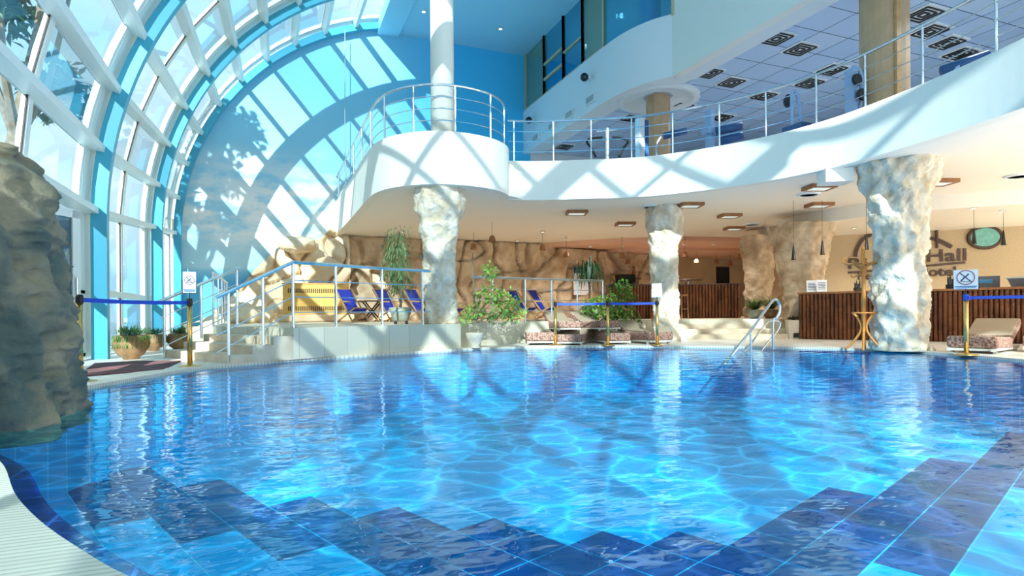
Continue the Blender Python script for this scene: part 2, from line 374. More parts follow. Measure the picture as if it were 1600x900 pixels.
# dark tile band stepping across the pool floor
ang = R(21.5); gx = Vector((math.cos(ang), math.sin(ang))); gy = Vector((-math.sin(ang), math.cos(ang)))
midl = [Vector(p) for p in ((11, 4.6), (9.4, 4.4), (7.1, 3.9), (5.5, 3.65), (4.0, 3.15), (2.6, 3.15), (1.6, 3.75), (.8, 4.7), (-.3, 5.75), (-2.0, 7.6))]
def dist(p):
    best = 9
    for u, v in zip(midl, midl[1:]):
        w = v - u; k = max(0, min(1, (p - u).dot(w) / w.dot(w))); best = min(best, (p - (u + w * k)).length)
    return best
def inside(p, poly):
    r = False; j = len(poly) - 1
    for i in range(len(poly)):
        if (poly[i].y > p.y) != (poly[j].y > p.y) and p.x < (poly[j].x - poly[i].x) * (p.y - poly[i].y) / (poly[j].y - poly[i].y) + poly[i].x: r = not r
        j = i
    return r
bm = B()
for i in range(-10, 40):
    for j in range(-20, 30):
        p = gx * ((i + .5) * .42) + gy * ((j + .5) * .42)
        if dist(p) < .5 and inside(p, A):
            q = [p + gx * (sx * .207) + gy * (sy * .207) for sx, sy in ((-1, -1), (1, -1), (1, 1), (-1, 1))]
            bm.faces.new([bm.verts.new((v.x, v.y, PD + .004)) for v in q])
struct('pool_floor_band', bm, M['pooldark'])
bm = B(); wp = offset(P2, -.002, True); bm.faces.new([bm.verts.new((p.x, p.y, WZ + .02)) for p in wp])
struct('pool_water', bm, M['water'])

# ---------------------------------------------------------------- raised terrace and steps
e1 = Vector((.88, .475)); e1.normalize(); n1 = Vector((-e1.y, e1.x))
S0 = at(360, 569); S0 = Vector((S0.x, S0.y)); T0 = S0 + e1 * 1.05
cor = Vector((3.74, 12.16))
terr = [T0, Vector((1.98, 11.45)), cor, Vector((4.15, 12.85)), Vector((5.83, 13.35)), Vector((8.4, 13.75)), Vector((9.6, 13.85)), Vector((10.7, 13.75)),
        Vector((12.0, 13.05)), Vector((13.0, 12.4)), Vector((14.2, 13.3)), Vector((17, 14)), Vector((23, 14.5)), Vector((23, 23)), Vector((-1.2, 23)), Vector((-1.2, 14.5)), T0 + n1 * 2.6]
bm = B(); prism(bm, terr, 0, PZ); o = struct('floor_terrace', bm, [M['clad'], M['step']])
for p in o.data.polygons:
    if abs(p.normal.z) > .5: p.material_index = 1
# cladding slabs in the plane of each side: use a procedural mapping that follows height
t = M['clad'].node_tree; mpn = [x for x in t.nodes if x.type == 'MAPPING'][0]; mpn.inputs['Rotation'].default_value = (PI / 2, 0, 0)
for k in range(3):                           # three free steps up the left end; the terrace is the fourth
    bm = B(); a0 = S0 + e1 * (.35 * k)
    prism(bm, [a0, T0, T0 + n1 * 2.6, a0 + n1 * 2.6], PZ / 4 * k + .0, PZ / 4 * (k + 1)); struct('floor_step', bm, M['step'])
sa = [Vector(p) for p in ((9.75, 13.2), (11.2, 12.75), (12.95, 11.75))]
for k in range(3):
    sh = Vector((.12, .3)) * k; bm = B()
    prism(bm, [sa[0] + sh, sa[1] + sh, sa[2] + sh, Vector((13.6, 13.2)), Vector((12, 14)), Vector((9.9, 14))], PZ / 4 * k, PZ / 4 * (k + 1)); struct('floor_step', bm, M['step'])

# ---------------------------------------------------------------- glazed vault
VX = -2.75
def vc(y):
    k = max(0, min(1, (y - 12.3) / 9)); return Vector((5.07 + .19 * k, 2.38 + .77 * k)), 7.82 + .15 * k
def vp(y, ph, dr=0):                         # a point of the vault at angle ph, or of the upright wall for negative heights
    c_, r_ = vc(y); r_ += dr
    return Vector((c_.x - r_ * math.cos(ph), y, c_.y + r_ * math.sin(ph)))
PH = [R(1.5 + 7.85 * k) for k in range(11)]
YS = [-15, -9.5, -4.05, 1.4, 6.85, 12.3, 17.75, 21.35]
def arch(y, name='arch_rib', w=.17, dep=.24, r0=.03):
    bm = B(); rings = []
    prof = [0] + [R(q * 2) for q in range(1, 40)]
    pts = [(vp(y, 0, 0).x, 0)] + [None]
    path = [('b', 0.0)] + [('a', R(-0) + R(2) * q) for q in range(0, 40)]
    for kind, v in path:
        row = []
        for dr, dy in ((r0 - dep / 2, -w / 2), (r0 + dep / 2, -w / 2), (r0 + dep / 2, w / 2), (r0 - dep / 2, w / 2)):
            if kind == 'b':
                q = vp(y, 0, dr); row.append(bm.verts.new((q.x, y + dy, 0)))
            else:
                q = vp(y, v, dr); row.append(bm.verts.new((q.x, y + dy, q.z)))
        rings.append(row)
    for A_, C_ in zip(rings, rings[1:]):
        for j in range(4): bm.faces.new((A_[j], A_[(j + 1) % 4], C_[(j + 1) % 4], C_[j]))
    bm.faces.new(rings[0]); bm.faces.new(rings[-1])
    return struct(name, bm, M['aqua'])
for y in YS[:-1]: arch(y)
arch(21.2, w=.16, dep=.22)
GO = .3                                      # glass stands outside the ribs
def bay(y0, y1, door=False):
    root = bpy.data.objects.new('window_%d' % (YS.index(y0) + 1), None); COL.objects.link(root); root['kind'] = 'structure'
    fr = B(); pn = B(); gk = B(); pu = B()
    ys = [y0 + .2, (y0 + y1) / 2, y1 - .2]
    if y1 > 21: ys = [y0 + .2, y1 - .12, y1 - .12]
    lv = [('z', .06), ('z', 1.2)] + [('p', p) for p in PH]
    def pt(y, l, dr):
        if l[0] == 'z': q = vp(y, 0, dr); return Vector((q.x, y, l[1]))
        return vp(y, l[1], dr)
    for l in lv:
        big = l[0] == 'p'
        a_, b_ = pt(y0, l, GO - (.12 if big else 0)), pt(y1, l, GO - (.12 if big else 0))
        up = Vector((0, 0, 1)) if l[0] == 'z' else Vector((-math.cos(l[1]), 0, math.sin(l[1])))
        beam(pu if big else fr, a_, b_, .11 if big else .1, .3 if big else .12, up)
    for i, y in enumerate(ys):
        for l0, l1 in zip(lv, lv[1:]):
            sub = 2
            for q in range(sub):
                def mid(k):
                    if l0[0] == 'z' or l1[0] == 'z': return pt(y, l0, GO).lerp(pt(y, l1, GO), k)
                    return vp(y, l0[1] + (l1[1] - l0[1]) * k, GO)
                beam(fr, mid(q / sub), mid((q + 1) / sub), .1, .1 if i == 1 else .38, Vector((0, 1, 0)))
    for ya, yb in ((ys[0], ys[1]), (ys[1], ys[2])):
        if yb - ya < .01: continue
        for l0, l1 in zip(lv, lv[1:]):
            if door and l0[0] == 'z' and ya == ys[0]: continue
            q = [pt(ya, l0, GO), pt(yb, l0, GO), pt(yb, l1, GO), pt(ya, l1, GO)]
            pn.faces.new([pn.verts.new(v) for v in q])
            cen = sum(q, Vector()) / 4
            r_ = [cen + (v - cen) * .93 for v in q]; r_ = [v + Vector((.02, 0, 0)) for v in r_]
            for u_, v_ in zip(r_, r_[1:] + r_[:1]): beam(gk, u_, v_, .02, .02)
            s_ = [cen + (v - cen) * .97 for v in q]
            for u_, v_ in zip(s_, s_[1:] + s_[:1]): beam(fr, u_, v_, .07, .09)
    link('frame', fr, M['frame'], root); link('gasket', gk, M['gasket'], root); link('purlin', pu, M['frame'], root)
    link('pane', pn, M['glass'], root)
for y0, y1 in zip(YS, YS[1:]): bay(y0, y1, y0 == 6.85)

# solid roof, end wall, upper right wall
RZ = 10.87; RX = 3.56; WXR = 9.21
bm = B(); box(bm, ((RX + 24) / 2, 3.2, RZ + .15), (24 - RX, 37, .3)); struct('ceiling', bm, M['blue'])
bm = B(); box(bm, (3.93, 3.2, RZ - .06), (.74, 36.8, .12)); struct('ceiling_beam', bm, M['blue'])
bm = B(); prf = [(VX - .02, 0)] + [(vp(21.35, R(q), .1).x, vp(21.35, R(q), .1).z) for q in range(0, 80, 3)] + [(RX, RZ + .2), (WXR + .3, RZ + .2), (WXR + .3, 0)]
a = [bm.verts.new((x, 21.4, z)) for x, z in prf]; c = [bm.verts.new((x, 21.7, z)) for x, z in prf]
bm.faces.new(a); bm.faces.new(c)
for i in range(len(prf)): j = (i + 1) % len(prf); bm.faces.new((a[i], a[j], c[j], c[i]))
struct('wall_back', bm, M['mural'])

# fascia plan lines
lobe = smooth_line([Vector((*p, 0)) for p in [(2.02, 21.4), (2.08, 17), (2.1, 14.2), (2.2, 13.2), (2.5, 12.55), (3.04, 12.08), (3.7, 11.93), (4.45, 12.1), (5.0, 12.55), (5.3, 13.2)]], 6)
mainf = smooth_line([Vector((*p, 0)) for p in [(5.25, 13.1), (5.9, 12.9), (6.73, 12.48), (8.04, 11.7), (8.95, 10.59), (9.55, 9.4), (9.83, 8.09), (9.75, 6.7), (9.5, 5.3), (9.1, 4.0), (8.4, 2.2), (7.4, .2)]], 6)
def fascia(name, Ln, zt):
    A_ = [Vector((p.x, p.y)) for p in Ln]; bm = B(); strip(bm, A_, offset(A_, .22), CZ, zt); return struct(name, bm, M['white'])
fascia('balcony_fascia', lobe, 4.56)
# the main fascia climbs gently to the left as in the photograph
fascia('gallery_fascia', mainf, 4.38)
# slab soffit = lower ceiling, slab top = gallery floor
lobe2 = [Vector((p.x, p.y)) for p in lobe]; main2 = [Vector((p.x, p.y)) for p in mainf]
sl = offset(lobe2, .1)[:-6] + offset(main2, .1)[4:] + [Vector((23.5, .2)), Vector((23.5, 22)), Vector((2.15, 22))]
bm = B(); prism(bm, sl, CZ + .02, 4.12); o = struct('ceiling_lower', bm, [M['cream'], M['gfloor']])
for p in o.data.polygons:
    if p.center.z > 4: p.material_index = 1
# stepped-down curved ceilings over bar and reception
DROPS = []
def drop(name, line, z, m, zt=CZ + .03, close=((23, 21.9), (9.3, 21.9))):
    ln = smooth_line([Vector((*p, 0)) for p in line], 5); bm = B()
    DROPS.append(([Vector((p.x, p.y)) for p in ln] + [Vector(q) for q in close], z)); prism(bm, [(p.x, p.y) for p in ln] + list(close), z, zt); return struct(name, bm, m)
drop('ceiling_drop', [(9.0, 21.9), (9.9, 21.0), (11, 19.5), (12.7, 18.1), (14.75, 17.3), (17.6, 17.0), (23, 17.2)], CZ - .13, M['pink'], close=((23, 21.9),))
drop('ceiling_drop', [(12.4, 21.9), (13.4, 20.6), (15, 19.6), (17, 19.0), (23, 19.0)], CZ - .26, M['pink'], CZ - .1, close=((23, 21.9),))
drop('ceiling_drop', [(16.2, 16.8), (15.0, 15.0), (14.0, 12.9), (13.9, 11.4), (14.3, 9.9), (15.2, 8.7), (16.6, 7.6), (19, 7)], CZ - .32, M['cream'], close=((23.4, 7), (23.4, 16.8)))

# upper right wall with windows above a plaster band
bandl = smooth_line([Vector((*p, 0)) for p in [(9.21, 21.4), (9.21, 18), (9.21, 15.4), (9.3, 14.3), (9.55, 13.5), (9.9, 12.95)]], 6)
bl = [Vector((p.x, p.y)) for p in bandl]; bl2 = [Vector((9.9, 12.95)), Vector((9.95, 8)), Vector((10, -2))]
bm = B(); strip(bm, bl, offset(bl, .25), 7.0, 8.66); struct('wall_right', bm, M['band'])
bm = B(); strip(bm, bl2, offset(bl2, .25), 7.0, 9.0); struct('wall_right', bm, M['white'])
allb = bl[:-1] + bl2
bm = B(); strip(bm, offset(allb, .24), offset(allb, .8), 7.06, 7.5); struct('trim_1', bm, M['band'])
M['gtile'] = tiles('grid ceiling tiles', (196, 220, 248), (176, 206, 242), (60, 80, 110), .9, .9, .012, .12, bump=.1)
gc = offset(allb, .7)
bm = B(); prism(bm, gc + [Vector((23.5, -2)), Vector((23.5, 21.4))], 7.14, 7.4); struct('ceiling_gallery', bm, M['gtile'])
bm = B(); prism(bm, offset(allb, .2) + [Vector((23.5, -2)), Vector((23.5, 21.4))], 8.3, 8.6); struct('floor_upper', bm, M['white'])
# end wall below the gallery ceiling, deep blue low strip
bm = B(); box(bm, (16.4, 21.6, 5.5), (14.6, .3, 4.4)); struct('wall_gallery', bm, M['band'])
bm = B(); box(bm, (16.6, 21.6, 9.7), (14.2, .3, 2.6)); struct('wall_upper', bm, M['wallblue'])
# upper glazing
def up_panel(y0, y1, kind, x=9.28):
    root = bpy.data.objects.new('window_%d' % (20 + int(y1)), None); COL.objects.link(root); root['kind'] = 'structure'
    fr = B()
    for y in (y0, y1): box(fr, (x, y, 9.77), (.07, .07, 2.2))
    box(fr, (x, (y0 + y1) / 2, 8.7), (.07, abs(y1 - y0), .07))
    if kind == 'open':
        for z in (9.25, 9.8): box(fr, (x, (y0 + y1) / 2, z), (.07, abs(y1 - y0), .09))
    if kind == 'tall': box(fr, (x, (y0 + y1) / 2, 9.6), (.07, abs(y1 - y0), .06))
    link('frame', fr, M['upf'], root)
    p = B(); box(p, (x + .02, (y0 + y1) / 2, 9.77), (.015, abs(y1 - y0) - .07, 2.15)); link('pane', p, M['bglass'] if kind != 'blind' else M['bglass2'], root)
    if kind in ('blind', 'half'):
        p = B(); box(p, (x + .12, (y0 + y1) / 2, 9.77), (.02, abs(y1 - y0) - .05, 2.15)); link('blind', p, M['blind'], root)
M['upf'] = mat('sand window frame', (196, 186, 150), .5)
M['bglass2'] = glass('clear green glass', (.9, .95, .86), .05)
M['blind'] = mat('sand bamboo blind', (226, 216, 172), .8, nscale=6, namt=.2, stretch=(1, 1, 12))
yy = [21.3, 19.6, 18.05, 16.7, 15.4]
for (a_, b_), k in zip(zip(yy, yy[1:]), ('blind', 'open', 'tall', 'blind')): up_panel(a_, b_, k)
cg = [p for p in bl if p.y < 15.45]; bm = B(); strip(bm, offset(cg, .06), offset(cg, .08), 8.66, RZ)
w = bpy.data.objects.new('window_40', None); COL.objects.link(w); w['kind'] = 'structure'; link('pane', bm, M['bglass'], w)
bm = B(); tube(bm, [(9.9, 12.9, 8.6), (9.9, 12.9, RZ)], .05); link('frame', bm, M['upf'], w)
bm = B(); box(bm, (10.0, 9.5, 9.95), (.02, 6.6, 1.85)); w2 = bpy.data.objects.new('window_41', None); COL.objects.link(w2); w2['kind'] = 'structure'
link('blind', bm, M['blind'], w2)
bm = B(); box(bm, (9.97, 9.5, 9.05), (.1, 6.7, .1)); box(bm, (9.97, 12.8, 9.95), (.1, .12, 1.9)); link('frame', bm, M['aqua'], w2)
bm = B(); lathe(bm, [(.3, 8.6), (.3, RZ)], 28, (10.25, 14.4, 0)); tag(link('blue_pillar', bm, M['wallblue'], None, True), 'round sky blue pillar behind the curved upper glass', 'pillar')
bm = B(); box(bm, (12.4, 13, 9.7), (.2, 16, 2.4)); struct('wall_upper', bm, M['blue'])

# rear walls of the lower hall
bm = B(); box(bm, (13.5, 22.1, 2.2), (33, .3, 3.4)); struct('wall_rear', bm, M['wallS'])
def wallseg(name, a_, b_, z0, z1, m, th=.2):
    a_ = Vector(a_); b_ = Vector(b_); d = (b_ - a_).normalized(); nn = Vector((-d.y, d.x)) * th
    bm = B(); prism(bm, [a_, b_, b_ + nn, a_ + nn], z0, z1); return struct(name, bm, m)
SW0, SW1 = Vector((16.3, 13.9)), Vector((20.6, 9.6))
wallseg('wall_reception', SW1, SW0, 0, CZ, M['wallR'], -.2)
wallseg('wall_reception', SW0, (16.6, 14.6), 0, CZ, M['wallS'])
wallseg('wall_reception', (16.5, 14.4), (19, 19), 0, CZ, M['wallS'])
wallseg('wall_right', (23.3, 22), (23.3, -2), 0, RZ, M['white'])

# outdoors
bm = B(); box(bm, (-43, 5, -.06), (80, 160, .1)); struct('ground', bm, M['ground'])
bm = B(); box(bm, (-24, 22, 1.6), (1, 70, 3.2)); struct('garden_wall', bm, M['far'])
#PART2
# ---------------------------------------------------------------- sculpted rock
def nz3(p, s, o=0): return noise.noise(Vector((p[0] * s + o, p[1] * s + o, p[2] * s)))
def ridge(p, s, o=0): return 1 - 2 * abs(nz3(p, s, o))
def onY(px, py, y):
    d = ray(px, py); k = y / d.y; return Vector((d.x * k, y, d.z * k + CAMZ))
def rock_wall(name, prof, y0, m, depth=.35, z0=PZ, foot=0, nx=150, nzv=46, s=1.0):
    # prof: (x, top z); the rock leans out a little at the foot and is furrowed by upright folds
    bm = B(); g = []
    x0, x1 = prof[0][0], prof[-1][0]
    for i in range(nx + 1):
        x = x0 + (x1 - x0) * i / nx; zt = prof[-1][1]
        for (a_, za), (b_, zb) in zip(prof, prof[1:]):
            if a_ <= x <= b_: zt = za + (zb - za) * (x - a_) / (b_ - a_); break
        col = []
        for j in range(nzv + 1):
            k = j / nzv; z = z0 + (zt - z0) * k
            p = (x * s, y0, z * s * .6)
            wob = .35 * nz3((x, 0, z), .8, 5)
            f = ridge((x + wob, 3, z * .45), .95) * .55 + ridge((x - z * .3, 7, z), .7, 11) * .5 + nz3((x, 1, z), 2.6) * .25
            crack = max(0, ridge((x + wob * 2, 9, z * .45), .9, 21) - .84) * 5 + max(0, ridge((x * .6 - wob, 4, z * 1.1), .9, 37) - .88) * 5
            d = depth * (.55 + .5 * f) - crack * depth * .9 + foot * (1 - k) ** 1.5
            col.append(bm.verts.new((x, y0 - d, z)))
        col.append(bm.verts.new((x, y0, zt))); g.append(col)
    for i in range(nx):
        for j in range(nzv + 1): bm.faces.new((g[i][j], g[i + 1][j], g[i + 1][j + 1], g[i][j + 1]))
    return link(name, bm, m, None, True)
tag(rock_wall('rock_relief', [(2.0, 3.46), (9.4, 3.45), (10.4, 3.31), (14.9, 3.17)], 21.38, M['rockB'], .5, foot=.15, nx=230),
    'long brown sculpted rock wall behind the terrace under the gallery', 'rock wall')
L1 = [(300, 505), (330, 492), (352, 470), (372, 455), (395, 425), (415, 405), (432, 388), (447, 384), (478, 380), (500, 372), (515, 358), (528, 346), (545, 340)]
pr = [(onY(a_, b_, 20.6).x, onY(a_, b_, 20.6).z) for a_, b_ in L1]
M['rockP'] = mat('pale sculpted rock', (238, 218, 188), .8, nscale=1.5, col2=(220, 190, 152), bump=.5, bscale=5)
tag(rock_wall('rock_relief', pr, 21.0, M['rockP'], .5, foot=.9, nx=110), 'pale rock slope in front of the sky mural beside the yellow grille', 'rock wall')
def boulder(name, c, r, m, seed=0, sub=4, amp=.3, sc=1.2):
    bm = B(); bmesh.ops.create_icosphere(bm, subdivisions=sub, radius=1)
    for v in bm.verts:
        p = v.co.copy(); k = 1 + amp * (nz3(p, sc, seed) + .5 * nz3(p, sc * 2.5, seed + 3)) ; v.co = Vector((p.x * r[0] * k, p.y * r[1] * k, p.z * r[2] * k))
    o = link(name, bm, m, None, True); o.location = c; return o
pt_ = onY(466, 374, 19.7)
tag(boulder('boulder', (pt_.x, 20.1, pt_.z - .12), (.6, .45, .27), M['rockP'], 3), 'flat topped pale boulder balanced on the rock slope above the yellow grille', 'rock')
for i, (a_, b_, r_, lb) in enumerate([(330, 505, .5, 'low tan boulder behind the left end of the stair railing'), (372, 500, .55, 'rough tan boulder between the stair railing and the mural'),
                                      (405, 508, .45, 'small pale boulder at the foot of the rock slope left of the grille'), (300, 512, .4, 'small grey boulder beside the window foot behind the potted plants')]):
    p = at(a_, b_, .3) if False else onY(a_, b_, 16.8 + i * .4)
    tag(boulder('boulder', (p.x, p.y, PZ + .1 if p.x > -1.3 else .2), (r_, r_ * .8, r_ * .7), M['rockP'] if i != 3 else M['rock'], i * 7 + 1, amp=.5), lb, 'rock', 'boulders at the foot of the mural')
def rock_column(rings, m, seed, amp=.07, n=72, steps=90, sc=2.0, vert=.5):
    bm = B(); z0, z1 = rings[0][0], rings[-1][0]; rows = []
    for i in range(steps + 1):
        z = z0 + (z1 - z0) * i / steps
        for A_, C_ in zip(rings, rings[1:]):
            if A_[0] <= z <= C_[0] + 1e-6:
                k = (z - A_[0]) / (C_[0] - A_[0]); k2 = k * k * (3 - 2 * k); v = [A_[q] + (C_[q] - A_[q]) * k2 for q in range(1, 4)]; break
        r, cx, cy = v; row = []
        for j in range(n):
            t = 2 * PI * j / n; p = (math.cos(t) * r, math.sin(t) * r, z * vert)
            d = amp * (ridge(p, sc, seed) * .8 + nz3(p, sc * 2.6, seed + 5) * .9 + max(0, ridge((p[0], p[1], z * .8), sc * 1.7, seed + 9)) * .8 - .35)
            d += amp * .35 * ridge((p[0], p[1], z * 1.6), sc * 4, seed + 2)
            rr = r + d; row.append(bm.verts.new((cx + math.cos(t) * rr, cy + math.sin(t) * rr, z)))
        rows.append(row)
    for A_, C_ in zip(rows, rows[1:]):
        for j in range(n): bm.faces.new((A_[j], A_[(j + 1) % n], C_[(j + 1) % n], C_[j]))
    bm.faces.new(rows[0]); bm.faces.new(rows[-1]); return bm
def colm(label, base, rings, m, seed, **k):
    o = link('rock_column', rock_column([(z, r, 0, 0) for z, r in rings], m, seed, **k), m, None, True); o.location = (base[0], base[1], 0)
    return tag(o, label, 'column', 'rock columns')
# columns: the places are where their feet stand
colm('pale rock column with a flared grey top at the terrace corner, under the round balcony', (3.42, 12.62), [(PZ, .33), (1.0, .30), (2.2, .30), (2.7, .38), (3.05, .48), (CZ + .03, .51)], M['rockC'], 3)
colm('slim pale rock column behind the white-backed sign at the far poolside', (9.45, 12.75), [(0, .30), (1.6, .27), (2.3, .29), (2.8, .37), (CZ + .03, .40)], M['rockC'], 13)
colm('thick pale rock column beside the bentwood coat stand, nearest the pool', (10.82, 7.5), [(0, .39), (1.2, .37), (2.3, .37), (2.8, .43), (3.2, .55), (CZ + .03, .59)], M['rockC'], 29, amp=.085, sc=2.6, n=80, steps=110)
colm('broad brown rock column with deep folds at the left end of the reception counter', (13.75, 12.3), [(0, .38), (1.0, .42), (1.8, .50), (2.5, .66), (3.15, .74)], M['rockD'], 41, amp=.09)
colm('brown rock column in the shade behind the bar steps', (14.85, 15.0), [(PZ, .36), (1.6, .36), (2.4, .44), (3.2, .54)], M['rockD'], 53, amp=.08)
box(bm := B(), (10.1, 8.25, CZ - .12), (.5, .45, .26), rz=-.5); struct('trim_2', bm, M['cream'])
# big rock at the left edge of the pool
sil = [(131, 640), (131, 600), (122, 545), (108, 500), (96, 445), (80, 380), (72, 330), (60, 288), (38, 255), (0, 231), (-45, 222)]
rg = []
for i, (a_, b_) in enumerate(sil):
    p = dp(a_, b_, 4.9 * (1 + .0 * i)); hd = Vector((p.x, p.y)).normalized(); pr2 = Vector((hd.y, -hd.x)); r = [.78, .8, .8, .82, .84, .84, .82, .78, .66, .42, .05][i]
    rg.append((p.z - (.12 if i == 0 else 0), r - .02, p.x - pr2.x * (r + .05), p.y - pr2.y * (r + .05)))
rg = sorted(rg)
tag(link('poolside_rock', rock_column(rg, M['rock'], 61, amp=.12, n=130, steps=170, sc=1.7, vert=.5), M['rock'], None, True), 'huge grey brown rock leaning over the left edge of the pool', 'rock')
o = boulder('poolside_rock', (-2.0, 3.95, .5), (.56, .6, 1.0), M['rock'], 71, 5, .25, 1.1)
tag(o, 'darker lower lobe of rock at the left picture edge beside the coping', 'rock')

# ---------------------------------------------------------------- white pillar, rails
bm = B(); lathe(bm, [(.255, 4.1), (.255, RZ + .02)], 32, (3.5, 12.6, 0)); tag(link('white_pillar', bm, M['white'], None, True), 'tall round white pillar rising through the round balcony to the ceiling', 'pillar')
bm = B(); tube(bm, [onY(539, 45, 20.9), onY(539, 262, 20.9)], .012, 5); tag(link('hanging_cable', bm, M['sill']), 'thin straight cable hanging down in front of the mural', 'cable')
def railing(label, base, posts, h, zb, name='handrail', wires=3, r=.028, pr_=.02, cat='railing', grp=None, start=None, end=None, m='steel'):
    # base: plan line with height; posts: indexes of plan points that carry a post
    t = thing(name, label, cat, (0, 0, 0), 0, grp)
    for p in posts:
        bm = B(); tube(bm, [Vector((p.x, p.y, p.z)), Vector((p.x, p.y, p.z + h))], pr_, 8); lathe(bm, [(.045, 0), (.045, .012)], 12, (p.x, p.y, p.z)); link('post', bm, M[m], t)
    bm = B(); tube(bm, [Vector((p.x, p.y, p.z + h)) for p in base], r, 8); link('top_rail', bm, M[m], t)
    for k in range(wires):
        bm = B(); tube(bm, [Vector((p.x, p.y, p.z + h * (k + 1) / (wires + 1))) for p in base], .009, 6); link('wire', bm, M[m], t)
    return t
lb3 = [Vector((p.x, p.y, 4.56)) for p in offset([Vector((p.x, p.y)) for p in lobe], .1)]
railing('curved steel railing round the rim of the round balcony', lb3, along(lb3, [.6, 2.4, 4.2, 5.8, 7.2, 8.3, 9.2, 10.1, 11.0, 11.8, 12.5]), 1.0, 0, 'balcony_railing')
mf3 = [Vector((p.x, p.y, 4.38)) for p in offset([Vector((p.x, p.y)) for p in mainf], .1)]
railing('long curved steel railing on the white gallery above the reception', mf3, along(mf3, [.15, .65 + .45, 2.0, 2.95, 3.9, 4.95, 5.95, 7.0, 8.0, 9.1, 10.3, 11.6, 13]), .98, 0, 'gallery_railing')
def on_line(px, a_, b_):                    # where the view through a pixel column crosses a plan line
    d = ray(px, 480); d = Vector((d.x, d.y)); a_ = Vector(a_[:2]); w_ = Vector(b_[:2]) - a_
    k = (a_.x * d.y - a_.y * d.x) / (w_.y * d.x - w_.x * d.y); return a_ + w_ * k
t1 = T0 + n1 * .1; c1 = cor + Vector((-.1, .12))
fl = [on_line(q, S0 + n1 * .08, T0 + n1 * .08) for q in (357, 411)]
t = thing('terrace_railing', 'steel railing climbing the steps and running along the terrace front', 'railing')
zst = [PZ / 4, PZ / 4 * 3]
fr_ = [on_line(q, terr[0] + n1 * .08, terr[1] + n1 * .08) for q in (458, 525, 597)] + [on_line(660, terr[1] + n1 * .1, terr[2] + n1 * .1)]
endp = on_line(672, terr[1] + n1 * .1, terr[2] + n1 * .1)
st0 = on_line(338, S0 + n1 * .08, T0 + n1 * .08)
HR = 1.1
tops = [Vector((st0.x, st0.y, 1.02))] + [Vector((p.x, p.y, z + HR - .12)) for p, z in zip([fr_[0] - e1 * .05], [PZ])] + [Vector((p.x, p.y, PZ + HR)) for p in fr_[:1]] + [Vector((p.x, p.y, PZ + HR)) for p in fr_[1:]] + [Vector((endp.x, endp.y, PZ + HR))]
tops = [tops[0]] + tops[2:]
def zat(p):
    s_ = (Vector((p.x, p.y)) - st0).length / max(.01, (fr_[0] - st0).length); return tops[0].z + (PZ + HR - tops[0].z) * min(1, max(0, s_))
for p, z in list(zip(fl, (0.0, PZ / 4 * 2))) + [(p, PZ) for p in fr_]:
    bm = B(); tube(bm, [(p.x, p.y, z), (p.x, p.y, zat(p))], .024, 8); lathe(bm, [(.05, 0), (.05, .012)], 12, (p.x, p.y, z)); link('post', bm, M['steel'], t)
bm = B(); tube(bm, tops, .03, 8); link('top_rail', bm, M['steel'], t)
for k in (.3, .58, .84):
    bm = B(); tube(bm, [Vector((p.x, p.y, p.z - k)) for p in tops], .009, 6); link('wire', bm, M['steel'], t)
ra = [S0 + n1 * 2.5 - e1 * .1, T0 + n1 * 2.5 + e1 * .3]
t = thing('stair_railing', 'steel railing on the far left side of the steps', 'railing')
q0, q1 = Vector((ra[0].x, ra[0].y, 1.0)), Vector((ra[1].x, ra[1].y, PZ + HR + .05))
for k, z in ((.06, 0), (.5, PZ * .6), (.97, PZ)):
    p = q0.lerp(q1, k); bm = B(); tube(bm, [(p.x, p.y, z), p], .024, 8); link('post', bm, M['steel'], t)
bm = B(); tube(bm, [q0, q1], .03, 8); link('top_rail', bm, M['steel'], t)
for k in (.3, .58, .84):
    bm = B(); tube(bm, [q0 - Vector((0, 0, k)), q1 - Vector((0, 0, k))], .009, 6); link('wire', bm, M['steel'], t)
lc = [Vector((-1.1, y, PZ)) for y in (13.4, 14.6, 15.6, 16.5, 17.4)]
railing('steel railing along the window side of the terrace behind the steps', lc, lc, 1.08, 0, 'side_railing')
l2 = [Vector((4.32, 13.1, PZ)), Vector((5.85, 13.5, PZ)), Vector((7.4, 13.75, PZ)), Vector((8.3, 13.9, PZ))]
railing('steel railing on the terrace edge behind the piled sun loungers', l2, [Vector((*on_line(q, l2[0], l2[1]), PZ)) for q in (770, 821)] + [Vector((*on_line(q, l2[1], l2[3]), PZ)) for q in (862, 902, 942)], 1.07, 0, 'rear_railing')

# ---------------------------------------------------------------- pool ladder rails
t = thing('pool_handrail', 'bent stainless steel handrail pair going down into the pool', 'handrail')
h1 = [dp(1132, 570, 10.2), dp(1140, 559, 10.4), dp(1175, 514, 10.9), dp(1204, 474, 11.4), dp(1212, 468, 11.5), dp(1218, 475, 11.6), dp(1218, 488, 11.6), dp(1213, 497, 11.6), dp(1208, 503, 11.6)]
g_ = at(1208, 551, 0.0); h1 += [Vector((h1[-1].x, h1[-1].y, 0))]
bm = B(); tube(bm, smooth_line(h1, 4), .024, 10); link('long_rail', bm, M['steel'], t)
p = dp(1173, 516, 10.88); bm = B(); tube(bm, [p, (p.x, p.y, -.4)], .02, 8); link('support_post', bm, M['steel'], t)
h2 = [dp(1158, 556, 11.4), dp(1180, 528, 11.7), dp(1195, 508, 12.0), dp(1204, 502, 12.1), dp(1214, 502, 12.2), dp(1219, 506, 12.2), dp(1214, 518, 12.1), dp(1200, 535, 11.9), dp(1184, 556, 11.6)]
bm = B(); tube(bm, smooth_line(h2, 4), .018, 8); link('low_rail', bm, M['steel'], t)

